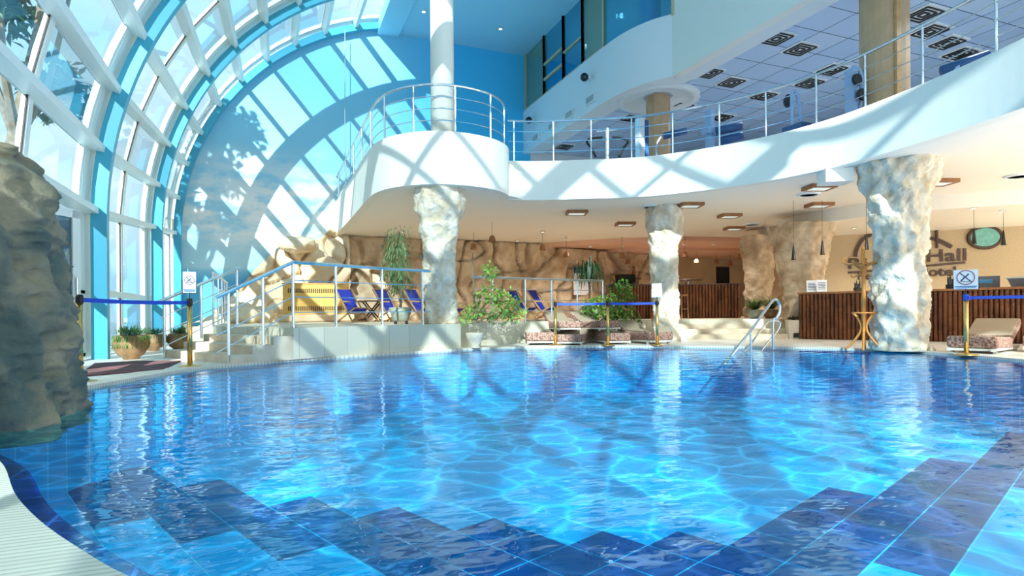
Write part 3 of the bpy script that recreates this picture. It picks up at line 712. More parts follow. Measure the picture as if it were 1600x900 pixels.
# ---------------------------------------------------------------- rope barriers
def stanchion(label, p, h=1.0, cat='barrier post'):
    t = thing('barrier_post', label, cat, (p.x, p.y, 0), 0, 'brass barrier posts')
    bm = B(); lathe(bm, [(.17, 0), (.17, .012), (.15, .022), (.05, .03), (.036, .05)], 28); link('base', bm, M['brass'], t, True)
    bm = B(); lathe(bm, [(.034, .04), (.034, h - .09)], 20); link('pole', bm, M['brass'], t, True)
    bm = B(); lathe(bm, [(.04, h - .1), (.04, h - .02), (.03, h)], 20); box(bm, (0, -.04, h - .06), (.04, .03, .06)); link('belt_head', bm, M['belt'] if 'blue head' in label else M['black'], t)
    return t
SP = {1: at(125, 597), 2: at(297, 573), 3: at(868, 540), 4: at(950, 540), 5: at(1027, 540), 6: at(1510, 555)}
sl_ = {1: 'brass barrier post half hidden beside the big rock, holding a belt end', 2: 'brass barrier post below the framed swim sign at the steps', 3: 'leftmost of the three brass posts before the piled loungers',
       4: 'middle one of the three brass posts before the piled loungers', 5: 'brass post with white sign back before the slim rock column', 6: 'brass post with blue head and sign right of the thick rock column'}
ST = {k: stanchion(sl_[k], SP[k]) for k in SP}
def belt(k, a_, b_, sag=.03):
    t = ST[k]; bm = B(); pts = [a_.lerp(b_, i / 10) - Vector((0, 0, sag * 4 * (i / 10) * (1 - i / 10))) for i in range(11)]
    for u_, v_ in zip(pts, pts[1:]): beam(bm, u_ - t.location, v_ - t.location, .004, .05)
    link('belt', bm, M['belt'], t)
Hb = Vector((0, 0, .94))
belt(1, SP[1] + Hb, SP[2] + Hb, .015); belt(3, SP[3] + Hb, SP[4] + Hb, .005); belt(4, SP[4] + Hb, SP[5] + Hb, .005); belt(6, SP[6] + Hb, SP[6] + Vector((1.7, -2.3, .94)), .0)
def sign(label, p, w, h, blank=False, face=None):
    f_ = math.atan2(p.x, p.y) * -1 if face is None else face
    t = thing('poolside_sign', label, 'sign', (p.x, p.y, 1.0), f_)
    bm = B(); tube(bm, [(0, 0, 0), (0, 0, .09)], .008, 6); link('stem', bm, M['black'], t)
    bm = B(); box(bm, (0, 0, .08 + h / 2), (w, .012, h)); link('panel', bm, M['paper'], t)
    bm = B(); box(bm, (0, .012, .075 + h * .3), (w + .02, .012, h * .62)); link('holder', bm, M['black'] if not blank else M['paper'], t)
    if not blank:
        r = w * .36; c = Vector((0, -.009, .08 + h * .6))
        bm = B(); tube(bm, [c + Vector((r * math.cos(q * PI / 16), 0, r * math.sin(q * PI / 16))) for q in range(32)], r * .06, 6, True); link('ring', bm, M['redi'], t)
        bm = B(); beam(bm, c + Vector((-r * .7, 0, r * .7)), c + Vector((r * .7, 0, -r * .7)), .003, r * .12, Vector((1, 0, 1))); beam(bm, c + Vector((-r * .55, 0, -r * .45)), c + Vector((r * .35, 0, r * .5)), .003, r * .16, Vector((1, 0, -1)))
        tube(bm, [c + Vector((-r * .7, 0, -r * .6)), c + Vector((-r * .3, 0, -r * .5)), c + Vector((r * .1, 0, -r * .62)), c + Vector((r * .6, 0, -r * .5))], r * .04, 5); link('swimmer_mark', bm, M['ink'], t)
        bm = B(); box(bm, (0, -.009, .08 + h * .14), (w * .9, .003, h * .05)); box(bm, (0, -.009, .08 + h * .07), (w * .8, .003, h * .03)); link('lettering', bm, M['bluei'], t)
sign('framed round no-diving sign on the post at the foot of the steps', SP[2], .17, .31)
sign('plain white back of a sign on the post before the slim rock column', SP[5], .21, .3, True)
sign('larger round no-diving sign on the post with the blue head', SP[6], .32, .32)

# ---------------------------------------------------------------- plants
def leaf(bm, p, d, l, w, up=None):
    d = d.normalized(); s_ = d.cross(Vector((random.uniform(-.4, .4), random.uniform(-.4, .4), 1)))
    if s_.length < .05: s_ = Vector((1, 0, 0))
    s_.normalize(); n_ = s_.cross(d) * (w * .25)
    a_, b_, c_, e_ = p, p + d * l * .45 + s_ * w + n_, p + d * l, p + d * l * .45 - s_ * w + n_
    v = [bm.verts.new(q) for q in (a_, b_, c_, e_, p + d * l * .5)]
    bm.faces.new((v[0], v[1], v[4])); bm.faces.new((v[1], v[2], v[4])); bm.faces.new((v[2], v[3], v[4])); bm.faces.new((v[3], v[0], v[4]))
def rdir(z=0): v = Vector((random.gauss(0, 1), random.gauss(0, 1), random.gauss(0, 1) + z)); return v.normalized()
def clump(bm, c, r, n, l, w, droop=-.5):
    for _ in range(n):
        q = rdir() * random.uniform(.35, 1); leaf(bm, Vector(c) + Vector((q.x * r[0], q.y * r[1], q.z * r[2])), rdir(droop), l * random.uniform(.7, 1.3), w * random.uniform(.7, 1.3))
def plant(name, label, cat, loc, grp=None): return thing(name, label, cat, loc, 0, grp)
# ficus in the pale vase
g_ = at(742, 544); t = plant('potted_ficus', 'lime green potted fig tree in a pale vase at the terrace corner', 'potted plant', (g_.x, g_.y, 0))
bm = B(); lathe(bm, [(.12, 0), (.13, .02), (.10, .06), (.17, .2), (.2, .3), (.19, .33), (.16, .34)], 24); o = link('pot', bm, M['pale'], t, True)
bm = B(); lathe(bm, [(.16, .32), (.0, .34)], 16); link('soil', bm, M['soil'], t)
bm = B()
tube(bm, [(0, 0, .3), (.0, 0, .9), (-.03, 0, 1.6), (-.03, 0, 2.05)], [.022, .02, .015, .008], 6)
for q in ((.55, .1, .75), (.95, .0, .95), (.4, -.1, 1.25), (-.25, 0, .7), (.35, .05, 1.7), (.75, 0, 1.3)): tube(bm, [(0, 0, .55), (q[0] * .5, q[1] * .5, q[2] * .75), q], [.014, .01, .005], 5)
link('trunk', bm, M['bark'], t)
bm = B()
for c, r, n in (((.35, 0, 1.15), (.45, .3, .25), 240), ((.75, 0, 1.0), (.35, .3, .3), 200), ((.9, 0, .75), (.35, .3, .2), 150), ((.0, 0, .8), (.3, .3, .22), 130), ((-.2, 0, .65), (.2, .2, .2), 70), ((.35, 0, 1.65), (.2, .2, .22), 120), ((.5, .0, .7), (.5, .3, .2), 160)):
    clump(bm, c, r, n, .085, .026)
link('foliage', bm, M['greenL'], t)
# weeping tree on the terrace
def weeping(label, loc, h, m, pm):
    t = plant('weeping_fig', label, 'potted plant', loc)
    bm = B(); lathe(bm, [(.14, .06), (.17, .08), (.25, .33), (.24, .36), (.2, .36)], 20); link('pot', bm, pm, t, True)
    for sx in (-.12, .12):
        bm = B(); lathe(bm, [(.03, 0), (.035, .03), (.03, .06)], 10, (sx, -.05, 0)); link('caster', bm, M['black'], t)
    bm = B(); tube(bm, [(0, 0, .34), (.04, 0, h * .5), (.02, 0, h * .9)], [.03, .02, .01], 6); link('trunk', bm, M['bark'], t)
    bm = B()
    for _ in range(95):
        z = random.uniform(.45, 1) * h; a_ = random.uniform(0, 2 * PI); r_ = random.uniform(.05, .3) * (1.25 - .4 * abs(z / h - .75) * 4 * .5); p = Vector((math.cos(a_) * r_ - .05, math.sin(a_) * r_, z))
        for k in range(11): leaf(bm, p + Vector((random.gauss(0, .03), random.gauss(0, .03), -.045 * k)), Vector((math.cos(a_) * .35, math.sin(a_) * .35, -1)), .11, .013)
    link('foliage', bm, m, t); return t
p = at(626, 505, PZ); p = dp(626, 497, 12.8); weeping('tall weeping fig with drooping leaves in a grey pot on the terrace', (p.x, p.y, PZ), 2.15, M['olive'], M['stonepot'])
# dracaena
p = dp(921, 500, 17.0); t = plant('dragon_tree', 'dark arching dragon plant in a stone pot before the poster', 'potted plant', (p.x, p.y, PZ))
bm = B(); lathe(bm, [(.2, 0), (.26, .12), (.28, .35), (.24, .4), (.2, .4)], 20); link('pot', bm, M['stonepot'], t, True)
bm = B(); tube(bm, [(0, 0, .38), (.02, 0, 1.0)], .03, 6); link('trunk', bm, M['bark'], t)
bm = B()
for _ in range(120):
    a_ = random.uniform(0, 2 * PI); u = random.uniform(.25, 1.0); p = Vector((0, 0, 1.0 + random.uniform(0, .45)))
    d = Vector((math.cos(a_), math.sin(a_), random.uniform(.5, 2.2))); L_ = random.uniform(.3, .75)
    q1 = p + d * L_ * .3; q2 = q1 + Vector((math.cos(a_) * L_ * .35, math.sin(a_) * L_ * .35, .02)); q3 = q2 + Vector((math.cos(a_) * L_ * .2, math.sin(a_) * L_ * .2, -L_ * .8))
    s_ = Vector((-math.sin(a_), math.cos(a_), 0)) * .016; v = [bm.verts.new(x) for x in (p - s_, p + s_, q1 + s_, q1 - s_, q2 + s_, q2 - s_, q3)]
    bm.faces.new((v[0], v[1], v[2], v[3])); bm.faces.new((v[3], v[2], v[4], v[5])); bm.faces.new((v[5], v[4], v[6]))
link('foliage', bm, M['greenD'], t)
# leafy bush behind the loungers
t = plant('leafy_bush', 'wide mixed green bush behind the loungers, left of the slim rock column', 'shrub', (8.3, 13.35, 0))
bm = B()
for c, r, n, in (((-.3, 0, .75), (.8, .4, .45), 520), ((.25, 0, 1.15), (.45, .35, .5), 420), ((.3, .0, .5), (.6, .35, .35), 260)): clump(bm, c, r, n, .11, .034, -.2)
link('foliage', bm, M['green'], t)
bm = B()
for c, r, n, in (((-.7, -.1, .9), (.4, .3, .3), 170), ((.0, -.2, .6), (.5, .3, .3), 160)): clump(bm, c, r, n, .1, .032, -.2)
link('pale_foliage', bm, M['greenL'], t, label='lime leaves')
bm = B()
for q in ((-.6, 0, 1), (-.1, 0, 1.2), (.3, .1, 1.5), (.0, -.1, .9)): tube(bm, [(0, 0, 0.0), (q[0] * .5, 0, q[2] * .6), q], [.03, .018, .008], 6)
link('stems', bm, M['bark'], t)
# ferns by the bar steps
for px_, dd, r_, lb, pm in ((1204, 17.3, .5, 'dark green fern in a brown pot above the bar steps, beside the broad rock column', 'terra'), (1180, 17.0, .38, 'smaller fern in a grey pot left of the brown-potted fern', 'stonepot')):
    p = dp(px_, 497, dd); t = plant('potted_fern', lb, 'potted plant', (p.x, p.y, PZ), 'ferns above the bar steps')
    bm = B(); lathe(bm, [(.13, 0), (.2, .1), (.22, .24), (.17, .26)], 18); link('pot', bm, M[pm], t, True)
    bm = B()
    for _ in range(70):
        a_ = random.uniform(0, 2 * PI); e_ = random.uniform(.7, 2.4); L_ = 1.15 * r_ * random.uniform(.8, 1.5); dv = Vector((math.cos(a_), math.sin(a_), e_)).normalized()
        for k in range(10):
            f_ = k / 10; p_ = Vector((0, 0, .24)) + dv * L_ * f_ - Vector((0, 0, f_ * f_ * L_ * .28))
            for s_ in (-1, 1): leaf(bm, p_, Vector((-math.sin(a_) * s_, math.cos(a_) * s_, -.2)) + dv * .5, .1 * (1.1 - f_), .02)
    link('foliage', bm, M['green'], t)
# clay bowls on the window side
for px_, py_, k, lb in ((205, 561, 1.0, 'round clay bowl of trailing grass by the window wall, nearest the big rock'), (240, 548, .85, 'middle clay bowl of dry grass by the window wall'), (279, 546, .85, 'clay bowl of grass behind the barrier post at the steps')):
    g_ = at(px_, py_); t = plant('grass_bowl', lb, 'potted plant', (g_.x, g_.y, 0), 'clay bowls by the window wall'); t.scale = (k,) * 3
    bm = B(); lathe(bm, [(.12, 0), (.13, .03), (.2, .08), (.27, .2), (.28, .3), (.24, .4), (.2, .42), (.18, .4)], 26); link('bowl', bm, M['terra'], t, True)
    bm = B(); clump(bm, (0, 0, .44), (.24, .24, .06), 330, .14, .008, .6)
    for _ in range(60):
        a_ = random.uniform(0, 2 * PI); p_ = Vector((math.cos(a_) * .22, math.sin(a_) * .22, .42))
        for q in range(4): leaf(bm, p_ + Vector((math.cos(a_) * .04, math.sin(a_) * .04, -.05 * q)), Vector((math.cos(a_) * .3, math.sin(a_) * .3, -1)), .09, .008)
    link('grass', bm, M['green'] if k == 1 else M['olive'], t)
# tree outside
t = plant('garden_tree', 'dark broad-leaved tree outside behind the glass vault', 'tree', (-5.2, 15.4, 0))
bm = B(); tube(bm, [(0, 0, 0), (.1, .2, 4), (.6, .3, 7), (1.0, 0, 9.6)], [.22, .18, .12, .06], 9)
for q in ((.2, 2.0, 6.2), (.4, -1.2, 7.5), (1.1, 1.0, 8.9), (-.4, .6, 8.0)): tube(bm, [(.2, .2, 4.5), (q[0] * .6, q[1] * .5, 5.8), q], [.1, .07, .03], 6)
link('trunk', bm, M['bark'], t)
bm = B()
for c, r, n in (((1.2, -.1, 9.7), (.9, .9, .8), 420), ((.5, -.4, 8.5), (.7, .9, .7), 330), ((.4, 2.2, 6.2), (.7, .9, .8), 380), ((.9, 1.2, 9.2), (.6, .8, .6), 220), ((-.3, .8, 7.6), (.8, .8, .8), 220), ((.0, -1.4, 7.3), (.6, .7, .7), 200)):
    clump(bm, c, r, n, .34, .10, -.3)
link('foliage', bm, M['greenD'], t)

# ---------------------------------------------------------------- terrace furniture
def deck_chair(loc, rz, label):
    t = thing('deck_chair', label, 'deck chair', loc, rz, 'blue folding deck chairs'); t.scale = (.92,) * 3
    for s_ in (-.28, .28):
        bm = B(); beam(bm, (-.42, s_, 1.0), (.42, s_, 0.02), .025, .045); link('back_frame', bm, M['wood'], t)
        bm = B(); beam(bm, (.48, s_ * .88, .42), (-.38, s_ * .88, .02), .025, .045); link('leg', bm, M['wood'], t)
        bm = B(); beam(bm, (-.1, s_, .62), (.4, s_, .62) if False else (.34, s_, .60), .025, .04); link('armrest', bm, M['wood'], t)
    for p_ in ((-.42, 0, 1.0), (.48, 0, .42), (.42, 0, .03), (-.38, 0, .03)):
        bm = B(); beam(bm, (p_[0], -.28, p_[2]), (p_[0], .28, p_[2]), .03, .03); link('crossbar', bm, M['wood'], t)
    bm = B(); pr_ = smooth_line([Vector(q) for q in ((-.42, 0, 1.0), (-.2, 0, .66), (.02, 0, .36), (.25, 0, .31), (.48, 0, .43))], 4)
    for dz_ in (0, -.012):
        rows = [(bm.verts.new((q.x, -.24, q.z + dz_)), bm.verts.new((q.x, .24, q.z + dz_))) for q in pr_]
        for A_, C_ in zip(rows, rows[1:]): bm.faces.new((A_[0], A_[1], C_[1], C_[0]))
    link('canvas', bm, M['navy'], t, True); return t
def tp(px_, dd): p_ = dp(px_, 495, dd); return (p_.x, p_.y, PZ)
d0 = deck_chair(tp(550, 16.2), R(-62), 'blue deck chair beside the yellow grille, leftmost on the terrace')
for px_, dd, rz_, lb in ((608, 16.6, R(-60), 'blue deck chair half hidden by the pot of the weeping fig'), (655, 16.6, R(-60), 'blue deck chair just left of the terrace corner column'),
                        (703, 19.2, R(-60), 'blue deck chair in the shade behind the fig tree'), (815, 18.2, R(-60), 'blue deck chair in the shade, left one of the pair behind the loungers'),
                        (846, 18.0, R(-60), 'blue deck chair in the shade, right one of the pair behind the loungers')): dup(d0, tp(px_, dd), rz_, lb)
def xtable(loc, label):
    t = thing('side_table', label, 'table', loc, R(-20), 'dark wooden side tables')
    bm = B()
    for k in range(5): box(bm, (0, -.24 + .12 * k, .6), (.62, .1, .025))
    link('tabletop', bm, M['dwood'], t)
    for s_ in (-.2, .2):
        for a_ in (-1, 1): bm = B(); beam(bm, (-.24 * a_, s_, 0), (.24 * a_, s_, .59), .03, .04); link('leg', bm, M['dwood'], t)
    return t
x0_ = xtable(tp(581, 17.3), 'slatted dark wooden table between the sunlit deck chairs'); dup(x0_, tp(786, 19.4), R(-20), 'slatted dark wooden table in the shade left of the deck chair pair')
# yellow grille box
ga, gb = onY(442, 443, 18.6), onY(546, 491, 18.6); t = thing('heater_cover', 'wide yellow wooden heater grille with two rows of slots', 'heater cover', ((ga.x + gb.x) / 2, 18.75, gb.z))
gw, gh = gb.x - ga.x, ga.z - gb.z; bm = B(); rr = [0, .13, .25, .66, .80, 1]
bm = B(); box(bm, (0, .12, gh / 2), (gw, .22, gh)); link('body', bm, M['rad'], t)
for zz in (.22, .80):
    bm = B(); nsl = 30
    for k in range(nsl): box(bm, (-gw * .42 + gw * .84 * k / (nsl - 1), .005, gh * (1 - zz) if zz < .5 else gh * (1 - zz)), (.028, .02, .13))
    link('slots', bm, M['dwood'], t)
bm = B(); box(bm, (0, .14, gh + .012), (gw + .06, .3, .03)); link('lid', bm, M['wood'], t)
bm = B(); box(bm, ((ga.x + gb.x) / 2, 18.95, PZ + (gb.z - PZ) / 2), (gw + .3, .8, gb.z - PZ), bev=.05); tag(link('rock_ledge', bm, M['rockP']), 'low pale rock ledge under the yellow grille', 'rock')
# poster, television, shelf
def onR(px, py): return onY(px, py, 20.8)
pa, pb = onR(897, 418), onR(926, 461); bm = B(); box(bm, ((pa.x + pb.x) / 2, 20.85, (pa.z + pb.z) / 2), (pb.x - pa.x, .04, pa.z - pb.z))
t = link('wall_poster', bm, M['paper']); tag(t, 'pale poster with a navy header on the rock wall behind the dragon plant', 'poster')
bm = B(); box(bm, ((pa.x + pb.x) / 2, 20.82, pa.z - .1), (pb.x - pa.x, .03, .24)); link('header', bm, M['navyP'], t)
pa, pb = onR(955, 430), onR(978, 445); c_ = (pa + pb) / 2
t = thing('television', 'boxy dark television standing on the bar left of the figurine', 'television', (c_.x, 20.1, pb.z)); w_ = pb.x - pa.x; h_ = pa.z - pb.z
bm = B(); box(bm, (0, .2, h_ / 2), (w_, .45, h_), bev=.03); link('case', bm, M['black'], t)
bm = B(); box(bm, (.0, -.035, h_ / 2), (w_ * .84, .02, h_ * .8)); link('screen', bm, M['screen'], t)
bm = B(); box(bm, (c_.x, 20.3, pb.z / 2 + PZ / 2), (w_ + .5, .7, pb.z - PZ), bev=.02); tag(link('back_counter', bm, M['dwood']), 'dark back counter carrying the television', 'counter')
sa_ = onR(988, 436); bm = B(); box(bm, (sa_.x, 20.8, sa_.z), (.6, .35, .05)); box(bm, (sa_.x, 20.9, sa_.z - .12), (.05, .1, .2)); tag(link('wall_shelf', bm, M['dwood']), 'small dark wall shelf right of the television', 'shelf')
t = thing('figurine', 'small brown clay figurine on the dark wall shelf', 'figurine', (sa_.x + .05, 20.75, sa_.z + .025))
bm = B(); lathe(bm, [(.1, 0), (.1, .03), (.04, .05), (.05, .15), (.09, .22), (.07, .32), (.03, .36), (.06, .42), (.06, .48), (.0, .53)], 14); link('figure', bm, M['clayfig'], t, True)

# ---------------------------------------------------------------- piled loungers
def cushion_mesh(l, w, h):
    bm = B(); box(bm, (l / 2, 0, h / 2), (l, w, h), bev=.035); return bm
def lounger(loc, rz, label, tilt=8, back=16, grp='padded sun loungers piled by the pool'):
    t = thing('padded_lounger', label, 'sun lounger', loc, rz, grp)
    def cu(name, bm, px_, pz_, ry):
        o = link(name, bm, [M['cushT'], M['cushS']], t); o.location = (px_, 0, pz_); o.rotation_euler = (0, -R(ry), 0)
        for p in o.data.polygons: p.material_index = 0 if p.normal.z > .8 else 1
        return o
    cu('seat_cushion', cushion_mesh(1.15, .68, .2), -.95, .10 , tilt * -.3)
    cu('back_cushion', cushion_mesh(.75, .68, .16), .2, .14, back)
    bm = B()
    for s_ in (-.3, .3): box(bm, (-.1, s_, .07), (1.75, .05, .05))
    for x_ in (-.9, -.1, .7): box(bm, (x_, 0, .07), (.05, .6, .04))
    link('frame', bm, M['lwood'], t)
    for x_ in (-.8, .6):
        for s_ in (-.3, .3): bm = B(); box(bm, (x_, s_, .03), (.05, .05, .06)); link('leg', bm, M['lwood'], t)
    return t
az = math.atan2(.86, .5)
def gp(px, dd): q = dp(px, 495, dd); return (q.x, q.y, 0)
l0_ = lounger(gp(842, 14.6), az + .15, 'padded lounger with raised dark back beside the fig tree pot', back=24)
for px_, dd, rz_, sc_, lb in ((897, 14.25, az - .1, .85, 'low patterned lounger pad between the left and middle brass posts'), (876, 14.75, az + .35, .8, 'lounger pad stacked on top at the left middle of the pile'),
                         (926, 14.75, az + .6, .8, 'topmost lounger pad left of the middle brass post, its patterned side showing'), (950, 14.5, az + .25, .9, 'lounger pad behind the middle brass post'), (1000, 14.6, az + .5, .95, 'rightmost lounger pad of the pile, next to the slim rock column')):
    q = gp(px_, dd); dup(l0_, (q[0], q[1], .31 if 'stacked' in lb or 'topmost' in lb else 0), rz_, lb, scale=sc_)
dup(l0_, gp(1540, 10.6), az - .75, 'large padded lounger behind the brass post with the blue head', 'padded loungers before the reception')
dup(l0_, gp(1655, 10.6), az - .75, 'padded lounger cut off by the right picture edge', 'padded loungers before the reception')

# ---------------------------------------------------------------- reception
CP = [Vector(p) for p in ((12.95, 11.7), (13.45, 10.8), (13.95, 10.0), (14.4, 9.2), (14.75, 8.2), (15.0, 7.0), (15.2, 5.5))]
cpl = smooth_line([Vector((p.x, p.y, 0)) for p in CP], 6); cp2 = [Vector((p.x, p.y)) for p in cpl]
t = thing('reception_counter', 'curved reception counter clad in upright brown bamboo canes', 'counter', (0, 0, 0))
CH = 1.22
bm = B(); strip(bm, offset(cp2, .06), offset(cp2, .5), 0, CH - .04); link('body', bm, M['dwood'], t)
bm = B(); strip(bm, offset(cp2, -.1), offset(cp2, .6), CH - .04, CH + .01); link('worktop', bm, M['fwood'], t)
def canes(bm, ln, z0, z1, r, off):
    tot = sum((b_ - a_).length for a_, b_ in zip(ln, ln[1:])); nn = int(tot / (2 * r)); k = 0
    for p in along(ln, [2 * r * i + r for i in range(nn)]):
        rr = r * random.uniform(.86, 1.04); prof = []; z = z0; k += 1
        while z < z1 - .02:
            st = random.uniform(.22, .34); ze = min(z1, z + st); prof += [(rr, z), (rr, ze - .02), (rr * 1.1, ze - .012), (rr * .92, ze)]; z = ze
        lathe(bm, prof, 8, (p.x, p.y, 0))
bm = B(); canes(bm, cpl, 0.01, CH - .04, .047, 0); link('bamboo_front', bm, M['bamboo'], t, True)
# bar counter
bp_ = [dp(952, 490, 19.2), dp(1030, 490, 19.3), dp(1158, 490, 19.0)]; bl_ = [Vector((p.x, p.y, 0)) for p in bp_]
t = thing('bar_counter', 'straight bar counter clad in dark bamboo canes above the steps', 'counter', (0, 0, 0))
b2_ = [Vector((p.x, p.y)) for p in bl_]
bm = B(); strip(bm, offset(b2_, .06), offset(b2_, .5), PZ, PZ + 1.08); link('body', bm, M['dwood'], t)
bm = B(); strip(bm, offset(b2_, -.06), offset(b2_, .55), PZ + 1.08, PZ + 1.12); link('worktop', bm, M['dwood'], t)
bm = B(); canes(bm, bl_, PZ + .01, PZ + 1.08, .05, 0); link('bamboo_front', bm, M['bamboo'], t, True)
# stool at the bar end
p = dp(1063, 495, 18.3); t = thing('bar_stool', 'reddish wooden stool at the left end of the bar', 'stool', (p.x, p.y, PZ), .3)
bm = B(); box(bm, (0, 0, .72), (.36, .36, .05), bev=.01); link('seat', bm, M['fwood'], t)
for sx in (-.15, .15):
    for sy in (-.15, .15): bm = B(); beam(bm, (sx * 1.15, sy * 1.15, 0), (sx, sy, .7), .035, .035); link('leg', bm, M['fwood'], t)
bm = B(); box(bm, (0, -.16, .3), (.34, .03, .03)); box(bm, (0, .16, .3), (.34, .03, .03)); link('stretcher', bm, M['fwood'], t)
# doorway and furniture behind the bar
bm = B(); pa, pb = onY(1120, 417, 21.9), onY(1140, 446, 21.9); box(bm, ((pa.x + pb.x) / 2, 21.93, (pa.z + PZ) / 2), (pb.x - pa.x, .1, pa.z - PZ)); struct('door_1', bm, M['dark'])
bm = B(); box(bm, ((pa.x + pb.x) / 2 + .9, 21.9, (pa.z + PZ) / 2), (1.1, .08, pa.z - PZ)); struct('door_2', bm, M['wallS'])
pa = dp(1075, 440, 21); t = thing('parasol_shelf', 'dark flat topped serving table behind the bar', 'table', (pa.x, pa.y, PZ))
bm = B(); lathe(bm, [(.5, 1.3), (.52, 1.33), (.5, 1.36), (0, 1.38)], 24); link('tabletop', bm, M['dwood'], t)
bm = B(); lathe(bm, [(.2, 0), (.2, .03), (.035, .05), (.035, 1.3)], 14); link('leg', bm, M['steel'], t)
# wall letters
wd = (SW1 - SW0).normalized(); wn = Vector((-wd.y, wd.x)) * -1
def onW(px, py, off=.02):
    d = ray(px, py); P_ = SW0 + wn * off; k = (P_.x * wn.x + P_.y * wn.y) / (d.x * wn.x + d.y * wn.y); return Vector((d.x * k, d.y * k, d.z * k + CAMZ))
wr = math.atan2(wd.y, wd.x)
sg = thing('wall_lettering', 'dark brown raised hotel name and arch emblem on the reception wall', 'lettering', (0, 0, 0))
def wtext(s_, a_, b_, h_):
    p = onW(*a_); q = onW(*b_); size = h_ / .70
    o = text(s_, size, .02, M['letter'], 'word', sg, p, (PI / 2, 0, wr))
    wdt = max(v.co.x for v in o.data.vertices) - min(v.co.x for v in o.data.vertices); o.scale = ((q - p).length / wdt, 1, 1)
wtext('Ri', (1323, 420), (1352, 418), .33); wtext('Hall', (1446, 409), (1507, 402), .36)
wtext('Pe', (1339, 437), (1361, 436), .24); wtext('Hotel', (1431, 432), (1492, 427), .27)
for a_, b_ in (((1325, 426), (1368, 423)), ((1430, 417), (1508, 410))): bm = B(); beam(bm, onW(*a_), onW(*b_), .04, .06); link('underline', bm, M['letter'], sg)
bm = B(); q = smooth_line([onW(*x) for x in ((1336, 401), (1340, 386), (1352, 371), (1380, 362), (1412, 364), (1437, 371), (1462, 374), (1487, 386))], 5)
for u_, v_ in zip(q, q[1:]): beam(bm, u_, v_, .05, .11)
link('arch_emblem', bm, M['letter'], sg)
bm = B(); beam(bm, onW(1463, 345), onW(1464, 388), .05, .14, Vector((wd.x, wd.y, 0)).cross(Vector((0, 0, 1)))); link('emblem_bar', bm, M['letter'], sg)
# round green disc on the wall
c_ = onW(1539, 371, .05); t = thing('wall_disc', 'round green disc in a dark ring on the reception wall', 'wall decoration', c_, wr)
bm = B(); tube(bm, [Vector((.34 * math.cos(q * PI / 16) * 1.15, 0, .34 * math.sin(q * PI / 16) * .9)) for q in range(32)], .05, 8, True); link('ring', bm, M['letter'], t, True)
bm = B(); n_ = 32; a_ = [bm.verts.new((.3 * 1.15 * math.cos(q * PI / 16), y_, .3 * .9 * math.sin(q * PI / 16))) for y_ in (-.03, .03) for q in range(32)]
bm.faces.new(a_[:32]); bm.faces.new(a_[32:])
for q in range(32): bm.faces.new((a_[q], a_[(q + 1) % 32], a_[32 + (q + 1) % 32], a_[32 + q]))
link('disc', bm, M['teal'], t)
# things on the counter
def ctop(px, dd): q = dp(px, 455, dd); return Vector((q.x, q.y, CH + .01))
for px_, dd, lb in ((1268, 15.3, 'left one of two white notices standing on the reception counter'), (1284, 15.1, 'right one of two white notices standing on the reception counter')):
    t = thing('counter_notice', lb, 'notice', ctop(px_, dd), -.75, 'white notices on the counter')
    bm = B(); box(bm, (0, 0, .15), (.23, .01, .3), rx=-.12); link('sheet', bm, M['paper'], t)
    bm = B(); box(bm, (0, .05, .01), (.24, .1, .012)); link('stand', bm, M['sill'], t)
    bm = B()
    for k in range(5): box(bm, (0, -.008 - .01, .07 + .04 * k), (.17, .003, .01), rx=-.12)
    link('print', bm, M['ink'], t)
for px_, dd, k, lb in ((1340, 14.7, .8, 'dark spiky sculpture on the counter left of the thick rock column'), (1487, 13.9, 1.1, 'dark spiky sculpture on the counter behind the blue-headed post sign')):
    t = thing('spiky_sculpture', lb, 'sculpture', ctop(px_, dd), 0, 'dark sculptures on the counter'); t.scale = (k,) * 3
    bm = B(); box(bm, (0, 0, .05), (.22, .12, .1), bev=.01); link('base', bm, M['black'], t)
    bm = B()
    for a_, h_ in ((-.1, .26), (-.04, .34), (.03, .22), (.09, .36)): tube(bm, [(a_ * .8, 0, .08), (a_, 0, .2), (a_ * 1.3, 0, h_)], [.035, .03, .004], 6)
    link('spikes', bm, M['black'], t)
q = ctop(1535, 13.6); t = thing('till_box', 'dark box with a small blue display on the reception counter', 'till', q + Vector((.15, .05, 0)), -1.0)
bm = B(); box(bm, (0, 0, .14), (.55, .4, .28), bev=.02); link('case', bm, M['greyb'], t); bm = B(); box(bm, (0, -.205, .16), (.28, .01, .09)); link('display', bm, M['bluei'], t)
q = ctop(1594, 12.9); t = thing('grey_tray', 'grey tapered tray on the counter at the right picture edge', 'tray', q + Vector((.15, -.1, 0)), -1.1)
bm = B(); a_ = [bm.verts.new(x) for x in ((-.3, -.17, 0), (.3, -.17, 0), (.3, .17, 0), (-.3, .17, 0))]; b_ = [bm.verts.new(x) for x in ((-.38, -.22, .2), (.38, -.22, .2), (.38, .22, .2), (-.38, .22, .2))]
bm.faces.new(a_)
for i in range(4): bm.faces.new((a_[i], a_[(i + 1) % 4], b_[(i + 1) % 4], b_[i]))
link('body', bm, M['greyb'], t)
bm = B()
for i in range(4): beam(bm, b_[i].co if False else Vector(((-.38, .38, .38, -.38)[i], (-.22, -.22, .22, .22)[i], .2)), Vector(((.38, .38, -.38, -.38)[i], (-.22, .22, .22, -.22)[i], .2)), .03, .03)
link('rim', bm, M['sill'], t)
